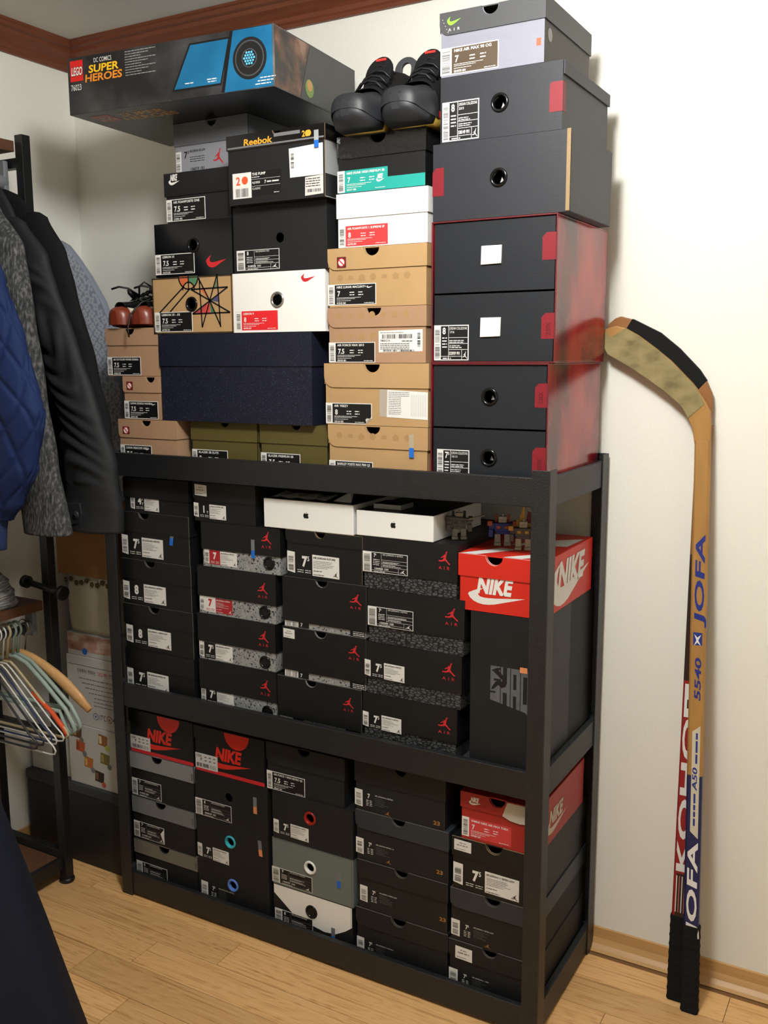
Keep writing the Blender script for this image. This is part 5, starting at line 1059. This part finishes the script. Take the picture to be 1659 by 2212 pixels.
sleeve(g, 'sleeve', [(1.74, -.06, .066), (1.62, -.005, .084), (1.48, .045, .088), (1.33, .085, .092), (1.21, .055, .090), (1.13, .012, .082), (1.09, -.01, .066)], -.335, .46, QB, quilt, 110, .004)
sleeve(g, 'knit_cuff', [(1.125, -.012, .062), (1.06, -.025, .058), (1.02, -.03, .058)], -.335, .5, mat('navy_rib_knit', '#14264f', .85, bump=.4, bscale=400, stretch=(6, 6, .2)), lambda a, z, r: .0012 * math.sin(a * 40), 80)

# ---------------------------------------------------------------- empty hangers on the lower rod
def hanger(label, y, kind, m, hw, drop, rz=0., r=.0022, zoff=0.):
    g = thing('coat_hanger', label, 'hanger', (-.232, y, .735 + .0125), rz, 'empty hangers on the lower rod')
    z0 = -.075 + zoff; q = MB(); q.tube([(0, 0, z0)] + [(0.019 * math.cos(t), 0, -.004 + .019 * math.sin(t)) for t in [math.radians(v) for v in range(-60, 200, 26)]], r if kind == 'wire' else .0018 if kind == 'wood' else .0035, CHROME if kind == 'wood' else m, 7); q.build('hook', g)
    n = 8; P = []
    if kind == 'wire':
        for sx in (1, -1):
            P += [(sx * .012, 0, z0 - .01), (sx * .03, 0, z0 - .022), (sx * (hw - .03), 0, z0 - drop + .02), (sx * (hw - .006), 0, z0 - drop + .002), (sx * hw, 0, z0 - drop - .008), (sx * (hw - .004), 0, z0 - drop - .017), (sx * (hw - .018), 0, z0 - drop - .020)][::sx]
        q = MB(); q.tube(P, r, m, 7, closed=True); q.build('frame', g)
    elif kind == 'plastic':
        for sx in (1, -1):
            P += [(sx * .01, 0, z0), (sx * .05, 0, z0 - .012), (sx * .11, 0, z0 - drop * .38), (sx * (hw - .03), 0, z0 - drop * .78), (sx * (hw - .008), 0, z0 - drop), (sx * hw, 0, z0 - drop - .016), (sx * (hw - .012), 0, z0 - drop - .03), (sx * (hw - .03), 0, z0 - drop - .024), (sx * (hw - .05), 0, z0 - drop * .84)][::sx]
        q = MB(); q.tube(P, r, m, 8, closed=True); q.build('frame', g)
    else:
        sec = []
        for k in range(13):
            t = -1 + 2 * k / 12; sec.append((t * hw, -.012 * (1 - abs(t)) , z0 - drop * abs(t) ** 1.6))
        q = MB(); q.tube(sec, [.006, .009, .011, .011, .010, .010, .011, .010, .010, .011, .011, .009, .006], m, 10, ry=[.010, .016, .017, .015, .013, .012, .013, .012, .013, .015, .017, .016, .010]); q.build('frame', g)
    return g
WW = mat('white_coated_wire', '#d4d4d0', .4); DW = mat('dark_coated_wire', '#2c2e31', .35); OR = mat('orange_foam', '#d2532c', .7); BE = mat('beige_plastic', '#b5a583', .4); GG = mat('sage_plastic', '#8fa096', .4); WO = mat('pale_beech', '#c69a66', .4, var=.1, vscale=10, stretch=(1, 8, 8)); NW = mat('navy_coated_wire', '#22335f', .4)
hanger('pale beech wooden hanger at far end of lower rod', -.085, 'wood', WO, .225, .125, .03)
hanger('sage green plastic hanger with thick shoulders nearest the wooden one', -.108, 'plastic', GG, .215, .145, .03, .0058); hanger('sage green plastic hanger, second from the wooden one', -.124, 'plastic', GG, .212, .150, .03, .0058)
hanger('beige plastic hanger padded with orange foam on its shoulders', -.142, 'wire', BE, .205, .165, .03, .0036)
hg = [o for o in C.objects if o.name.startswith('coat_hanger')][-1]
for sx in (1, -1):
    q = MB(); q.tube([(sx * .085, 0, -.075 - .022 - .165 * .36), (sx * .150, 0, -.075 - .165 * .74), (sx * .192, 0, -.075 - .165 * .98), (sx * .201, 0, -.075 - .165 * 1.06)], .0062, OR, 8); q.build('foam_cover', hg)
hanger('white wire hanger next to the orange one', -.156, 'wire', WW, .205, .170, .03); hanger('white wire hanger, second from the orange one', -.170, 'wire', WW, .195, .175, .03); hanger('navy wire hanger among the white ones', -.181, 'wire', NW, .19, .165, .03)
hanger('white wire hanger next to the dark ones', -.193, 'wire', WW, .215, .19, .03); hanger('dark grey wire hanger beside white wire hangers', -.206, 'wire', DW, .19, .165, .03, .003); hanger('dark grey wire hanger nearest the camera', -.222, 'wire', DW, .185, .17, .03, .003)
# folded striped sweater on the middle board
SWM = ramp_mat('grey_stripe_knit', 'noise', [(.35, '#4f5154'), (.5, '#7d7f80'), (.65, '#a5a6a3')], 60, rough=.95, detail=2, stretch=(.5, .5, 7), spec=.1)
q = MB(); rows = []
for k in range(10):
    t = k / 9; z = .0008 + .085 * t; s = 1 - .28 * t ** 2 + .03 * math.sin(t * 18); rows.append([(.085 * s * (abs(math.cos(a)) ** .6) * math.copysign(1, math.cos(a)) * (1 + .05 * math.sin(3 * a + t * 4)), .12 * s * (abs(math.sin(a)) ** .6) * math.copysign(1, math.sin(a)), z + .008 * math.sin(a * 3) * t) for a in [2 * math.pi * j / 40 for j in range(40)]])
q.grid(rows, SWM, cap=True); tag(q.build('folded_sweater', loc=(-.285, -.21, .811)), 'folded grey striped sweater on the walnut shelf', 'sweater')

# ================================================================== storage between rail and unit
def carton(name, label, cat, x0, x1, y0, y1, z0, z1, m, bev=.001, top=None):
    r = thing(name, label, cat, ((x0 + x1) / 2, y0, z0)); w, d, h = x1 - x0, y1 - y0, z1 - z0
    q = MB(); q.box(-w / 2, w / 2, 0, d, 0, h, m); q.build('body', r, bev); return r, Fr((-(x0 + x1) / 2, 0, -z0), (1, 0, 0), (0, 0, 1))
DKP = mat('dark_plastic', '#1d1f20', .5); DKP2 = mat('smoke_plastic', '#35383a', .4)
r, f = carton('storage_chest', 'low black storage chest on the floor left of shelving unit', 'storage chest', -.432, -.045, .056, .242, 0.0005, .215, DKP, .003)
q = MB(); q.box(-.1955, .1955, -.003, .188, .2152, .244, DKP2); q.build('chest_lid', r, .003)
q = MB(); q.rect(f, -.42, -.055, .105, .108, INK, 2); q.build('drawer_gap', r)
WC = mat('white_carton', '#b9b8b4', .6, var=.03)
r, f = carton('coffee_machine_carton', 'white coffee machine carton with drink pictures on black chest', 'carton', -.250, -.048, .062, .240, .2448, .4215, WC)
q = MB(); COF = [('#5a3a22', '#c9a26a'), ('#8a5a2c', '#d8c39a'), ('#b5541e', '#8c3b14'), ('#6b6430', '#9a8a44'), ('#b06a2c', '#d7a050'), ('#2e1d14', '#7a5030')]
for k, (cx, cz) in enumerate(((-.215, .398), (-.115, .392), (-.205, .358), (-.110, .338), (-.175, .315), (-.135, .280))):
    a, b_ = COF[k]; q.flat([(cx - .018, cz - .014), (cx + .016, cz - .018), (cx + .019, cz + .014), (cx - .015, cz + .018)], f, mat('drink_' + a, a, .5), 1); q.rect(f, cx - .014, cx - .004, cz - .010, cz + .012, mat('drink_' + b_, b_, .5), 2)
    q.disc(f, cx + .017, cz - .020, .0085, mat('pod_%d' % k, ('#7a6a5c', '#a8b040', '#6e7076', '#5d6660', '#777', '#b5563c')[k].ljust(7, '7'), .5), 3, 14)
q.build('drink_pictures', r)
q = MB(); f2 = Fr(f.p(-.0535, .262), (0, 0, 1), (-1, 0, 0)); text(q, f2, 'dolce-gusto.com', 0, 0, .0105, INK, 2, 'r', width=.14); q.build('lettering', r)
r, f = carton('white_carton', 'plain white carton behind the rail post on black chest', 'carton', -.425, -.258, .075, .240, .2448, .402, WC)
r, f = carton('bedding_carton', 'white carton with Korean text and temperature icons on coffee carton', 'carton', -.246, -.046, .066, .240, .4222, .625, WC)
q = MB(); text(q, f, "전세계에서 판매되는", -.205, .578, .0095, INK, 1, 'r', width=.072); text(q, f, "'고르고 패턴'", -.128, .578, .0095, mat('red_print', '#c0262b'), 1, 'r', width=.042); text(q, f, '만의 기술', -.083, .578, .0095, INK, 1, 'r', width=.032)
for k in range(4): smallprint(q, f, -.200 + .012 * k, .560 - .013 * k, .148 - .012 * k, .004, GREYINK, 1)
for k in range(3): smallprint(q, f, -.145, .508 - .011 * k, .092, .004, GREYINK, 1)
text(q, f, '17°C', -.129, .449, .0155, INK, 1, 'r', width=.027); text(q, f, '48°C', -.0755, .449, .0155, INK, 1, 'r', width=.027)
for cx, hx in ((-.141, '#3c4d7a'), (-.0885, '#8a3a3a')):
    mm = mat('icon_' + hx, hx, .5); q.disc(f, cx, .456, .0105, mm, 1, 20); q.disc(f, cx, .456, .0085, WC, 2, 20); sg = 1 if hx == '#8a3a3a' else -1; q.flat([(cx - .0045, .456 - .003 * sg), (cx + .0045, .456 - .003 * sg), (cx, .456 + .0045 * sg)][::sg], f, mm, 3)
q.rect(f, -.246, -.046, .598, .600, GREYINK, 1); q.build('lettering', r)
r, f = carton('towel_carton', 'carton with pink towel picture under the cream storage bag', 'carton', -.242, -.046, .070, .240, .6257, .690, WC)
PK = ramp_mat('towel_picture_print', 'noise', [(.3, '#6b4a3c'), (.5, '#b58f80'), (.62, '#cfc8c2'), (1, '#d8d4cf')], 14, rough=.6, stretch=(1, 1, 2)); q = MB(); q.rect(f, -.240, -.048, .640, .688, PK, 1); q.disc(f, -.175, .640, .010, mat('blue_flag', '#1d66c4'), 2, 12); q.build('picture', r)
# cream fabric storage bag
CRM = mat('cream_fabric', '#b5b19e', .9, .1, var=.08, vscale=20, bump=.2, bscale=200)
r = thing('storage_bag', 'cream fabric storage bag between cartons at left', 'storage bag', (-.150, .072, .6907)); q = MB(); rows = []
for k in range(9):
    t = k / 8; z = .165 * t; s = .96 + .06 * math.sin(math.pi * t); rows.append([(.098 * s * math.copysign(abs(math.cos(a)) ** .28, math.cos(a)), .083 + .080 * s * math.copysign(abs(math.sin(a)) ** .28, math.sin(a)), z) for a in [2 * math.pi * j / 48 for j in range(48)]])
q.grid(rows, CRM, cap=True); q.build('body', r); q = MB(); q.tube([(.094, .004, .004), (.099, .002, .08), (.094, .004, .163)], .0028, CRM, 6); q.build('corner_piping', r)
q = MB(); FLW = mat('olive_flower_print', '#4c4728', .9)
for k in range(9):
    a = -.085 + .02 * k
    for p in range(5): q.disc(Fr((0, .0005, 0), (1, 0, 0), (0, 0, 1)), a + .005 * math.cos(p * 1.257), .148 + .006 * math.sin(k * 2) + .005 * math.sin(p * 1.257), .0038, FLW, 3, 8)
q.build('flower_border', r)
BRC = mat('brown_carton', '#87643f', .8, .1, var=.08, vscale=10)
r, f = carton('brown_carton', 'plain brown cardboard carton on top of cream storage bag', 'carton', -.262, -.040, .068, .240, .8565, 1.04, BRC); q = MB(); q.rect(f, -.075, -.041, .858, 1.039, mat('packing_tape', '#a87a44', .35), 1); q.build('packing_tape', r)
# ironing board standing on end in the corner
IB = thing('ironing_board', 'pale grey ironing board with white flower cover standing in the corner', 'ironing board', (-.31, .268, 0))
out = [(-.447, .02), (-.176, .02), (-.176, 1.30), (-.182, 1.42), (-.203, 1.535), (-.243, 1.615), (-.290, 1.682), (-.335, 1.735), (-.372, 1.772), (-.405, 1.788), (-.430, 1.772), (-.443, 1.72), (-.447, 1.6)]
f = Fr((.31, -.006, 0), (1, 0, 0), (0, 0, 1)); q = MB(); q.prism(out, f, -.022, 0, mat('pale_grey_cover', '#8e95a4', .85, .1, bump=.1, bscale=300)); q.build('padded_cover', IB, .004)
q = MB(); PF_ = mat('white_flower_print', '#b3b8c4', .85, .1); DOT = mat('flower_dot_print', '#2a2c33', .8)
def inside(px, pz):
    c = False
    for (a, b), (c2, d2) in zip(out, out[1:] + out[:1]):
        if (b > pz) != (d2 > pz) and px < (c2 - a) * (pz - b) / (d2 - b) + a: c = not c
    return c
random.seed(3)
for i in range(9):
    for j in range(44):
        px, pz = -.44 + .032 * i + .016 * (j % 2), 1.02 + .0185 * j; a0 = random.uniform(0, 1.5)
        for p in range(4):
            a = a0 + p * math.pi / 2; ex, ez = px + .0072 * math.cos(a), pz + .0072 * math.sin(a)
            if all(inside(ex + dx, ez + dz) for dx, dz in ((-.009, 0), (.009, 0), (0, .009), (0, -.009))): q.disc(f, px + .0072 * math.cos(a), pz + .0072 * math.sin(a), .0060, PF_, 1, 8)
        if inside(px - .006, pz) and inside(px + .006, pz + .006): q.disc(f, px, pz, .0014, DOT, 2, 6)
o = q.build('flower_print', IB)
for sx in (-.40, -.22):
    q = MB(); q.tube([(sx + .31, .030, .004), (sx + .31, .026, .9)], .008, mat('white_leg_steel', '#b5b6b6', .4), 8); q.build('leg', IB)

# ================================================================== hockey sticks against the back wall
WOODS = mat('worn_golden_ash', '#a0773f', .5, .4, var=.14, vscale=12, stretch=(3, 3, .6)); WOODR = mat('brown_ash', '#8a5c30', .5, var=.14, vscale=12, stretch=(3, 3, .6)); NVY = mat('navy_lacquer', '#1d2450', .35); GRIP = mat('black_cloth_tape', '#1b1c1c', .85, .1, bump=.3, bscale=250); DKB = mat('dark_brown_lacquer', '#2a1a14', .35); KRED = mat('crimson_lacquer', '#8e1d1f', .4)
TAPEB = ramp_mat('soiled_beige_tape', 'noise', [(.25, '#5d5640'), (.45, '#837955'), (.7, '#978a63')], 22, rough=.85, detail=5, stretch=(1, 1, 1.6), spec=.1)
def stick(label, P0, P1, wx, wy, cols, blade_out, tape_out, by, bt, tape_m, blade_m):
    g = thing('hockey_stick', label, 'hockey stick', P0, 0, 'hockey sticks leaning on the back wall'); P0, P1 = Vector(P0), Vector(P1)
    def at(z): return (P1 - P0) * ((z - P0.z) / (P1.z - P0.z))
    def seg(name, za, zb, mm, k=1., kb=None):
        q = MB(); rows = []
        for z in ((za, zb) if not kb else [za + (zb - za) * i / 60 for i in range(61)]):
            c = at(z); kk = k * (1 + (kb * max(0, math.sin(z * 300)) if kb else 0)); a, b = wx / 2 * kk, wy / 2 * kk; e = .004
            rows.append([c + Vector(v) for v in ((-a + e, -b, 0), (a - e, -b, 0), (a, -b + e, 0), (a, b - e, 0), (a - e, b, 0), (-a + e, b, 0), (-a, b - e, 0), (-a, -b + e, 0))])
        q.grid(rows, mm, smooth=False, cap=True); return q.build(name, g)
    for nm, za, zb, mm in cols: seg(nm, za, zb, mm)
    seg('grip_tape', .0005, .20, GRIP, 1.12, .05)
    fr = Fr((-P0.x, by - P0.y, -P0.z), (1, 0, 0), (0, 0, 1))
    q = MB(); q.prism(blade_out, fr, -bt, 0, blade_m); q.build('blade', g, .002)
    q = MB(); q.prism(tape_out, fr, -bt - .0012, .0012, tape_m); q.build('blade_tape', g, .001)
    # lettering frame running up the shaft
    ax = (P1 - P0).normalized(); f = Fr(Vector((0, -wy / 2, 0)), ax, Vector((-1, 0, 0))); return g, f, seg
low = [(1.182, 1.48), (1.198, 1.453), (1.247, 1.426), (1.292, 1.397), (1.329, 1.371), (1.362, 1.343), (1.375, 1.323), (1.388, 1.295), (1.3945, 1.259)]
upf = [(1.4275, 1.262), (1.427, 1.300), (1.424, 1.330), (1.414, 1.351), (1.394, 1.380), (1.383, 1.393), (1.338, 1.438), (1.299, 1.469), (1.264, 1.494), (1.235, 1.510), (1.214, 1.515), (1.189, 1.508)]
tapf = low[:7] + [(1.3775, 1.315), (1.412, 1.348)] + [(1.394, 1.3795), (1.383, 1.3925), (1.338, 1.4375), (1.299, 1.4685), (1.264, 1.4935), (1.235, 1.5095), (1.205, 1.490), (1.189, 1.503)]
g, f, seg = stick('golden wooden hockey stick with navy lettering and beige taped blade, in front', (1.462, .262, 0), (1.411, .3635, 1.27), .033, .019, [('shaft', .54, 1.27, WOODS), ('lower_shaft', .19, .54, NVY)], low + upf, tapf, .3575, .012, TAPEB, WOODS)
q = MB(); BLU = mat('ultramarine_print', '#22307e', .4); s = 1.0046
def jf(q, u0, h, v0, m, word='JOFA', length=.19): text(q, f, word, u0 * s, v0, h, m, 1, 'b', width=length, shear=.25)
jf(q, .877, .019, -.011, BLU); q.build('lettering', g); q = MB(); jf(q, .706, .013, -.009, BLU, '5540', .094); q.build('lettering', g); q = MB()
q.flat([(.828 * s, -.010), (.856 * s, -.010), (.856 * s, .009), (.828 * s, .009)], f, BLU, 1); q.flat([(.831, -.008), (.843, -.002), (.856, -.008), (.849, 0), (.856, .007), (.843, .002), (.831, .007), (.838, 0)], f, WHITE, 2); q.build('star_emblem', g); q = MB()
q.flat([(.402, -.011), (.412, -.011), (.655, -.011), (.640, .006), (.416, .006)], f, mat('cream_decal', '#c4bda8', .4), 1); text(q, f, 'A50', .510, -.006, .010, BLU, 2, 'b', width=.05, shear=.2); smallprint(q, f, .43, -.004, .075, .006, BLU, 2); smallprint(q, f, .57, -.006, .068, .006, BLU, 2); q.build('decal', g); q = MB()
text(q, f, 'JOFA', .185, -.011, .021, mat('white_print', '#dcdcd8'), 1, 'b', width=.205, shear=.25); q.build('lettering', g)
upb = [(1.398, 1.25), (1.424, 1.25), (1.4245, 1.351), (1.422, 1.371), (1.41, 1.395), (1.393, 1.419), (1.349, 1.464), (1.307, 1.498), (1.246, 1.529), (1.22, 1.536), (1.208, 1.532), (1.19, 1.517), (1.20, 1.475), (1.27, 1.43), (1.34, 1.37), (1.385, 1.31)]
tapb = [(1.340, 1.372), (1.389, 1.372), (1.4105, 1.3965), (1.394, 1.420), (1.350, 1.465), (1.308, 1.499), (1.246, 1.530), (1.231, 1.505), (1.27, 1.432)]
g, f, seg = stick('brown hockey stick with red and white lettering and black taped blade, behind', (1.4255, .288, 0), (1.409, .387, 1.30), .034, .018, [('shaft', 1.02, 1.30, WOODR), ('middle_shaft', .74, 1.02, DKB), ('lower_shaft', .19, .74, KRED)], upb, tapb, .3735, .012, GRIP, WOODR)
q = MB(); text(q, f, 'KOHO', .30, -.0115, .0235, WHITE, 2, 'b', width=.36); q.build('lettering', g); q = MB(); q.rect(f, .66, .735, -.012, .012, mat('white_print', '#dcdcd8'), 1); q.rect(f, .68, .70, -.006, .006, DKB, 2); q.build('decal', g); q = MB(); q.rect(f, .20, .30, -.014, .010, DKB, 1)
for k in range(4): q.rect(f, .21, .295, -.010 + .006 * k, -.008 + .006 * k, mat('white_print', '#dcdcd8') if k % 2 else mat('pink_print', '#b5686a', .4), 2)
q.build('striped_decal', g); q = MB(); text(q, f, 'REVOLUTION', .775, -.011, .012, mat('white_print', '#dcdcd8'), 1, 'b', width=.22); q.build('lettering', g)
# ================================================================== navy coat heaped in the foreground
NC = mat('dark_navy_wool', '#0f1421', .8, .2, bump=.2, bscale=260)
g = thing('draped_coat', 'dark navy coat draped in a heap at the bottom left corner', 'coat', (.272, -.72, 0)); q = MB(); rows = []; n = 72
prof = [(.70, .01), (.698, .08), (.688, .15), (.665, .20), (.62, .242), (.5, .315), (.38, .388), (.25, .463), (.12, .54), (.004, .60)]
for z, r in prof:
    t = 1 - z / .69; rows.append([(r * .57 * math.cos(a) * (1 + .05 * t * math.sin(5 * a + .6) + .03 * t * math.sin(9 * a)), r * .42 * math.sin(a) * (1 + .07 * t * math.sin(5 * a + .6)), z) for a in [2 * math.pi * j / n for j in range(n)]])
q.grid(rows, NC, cap=True); q.build('cloth', g)
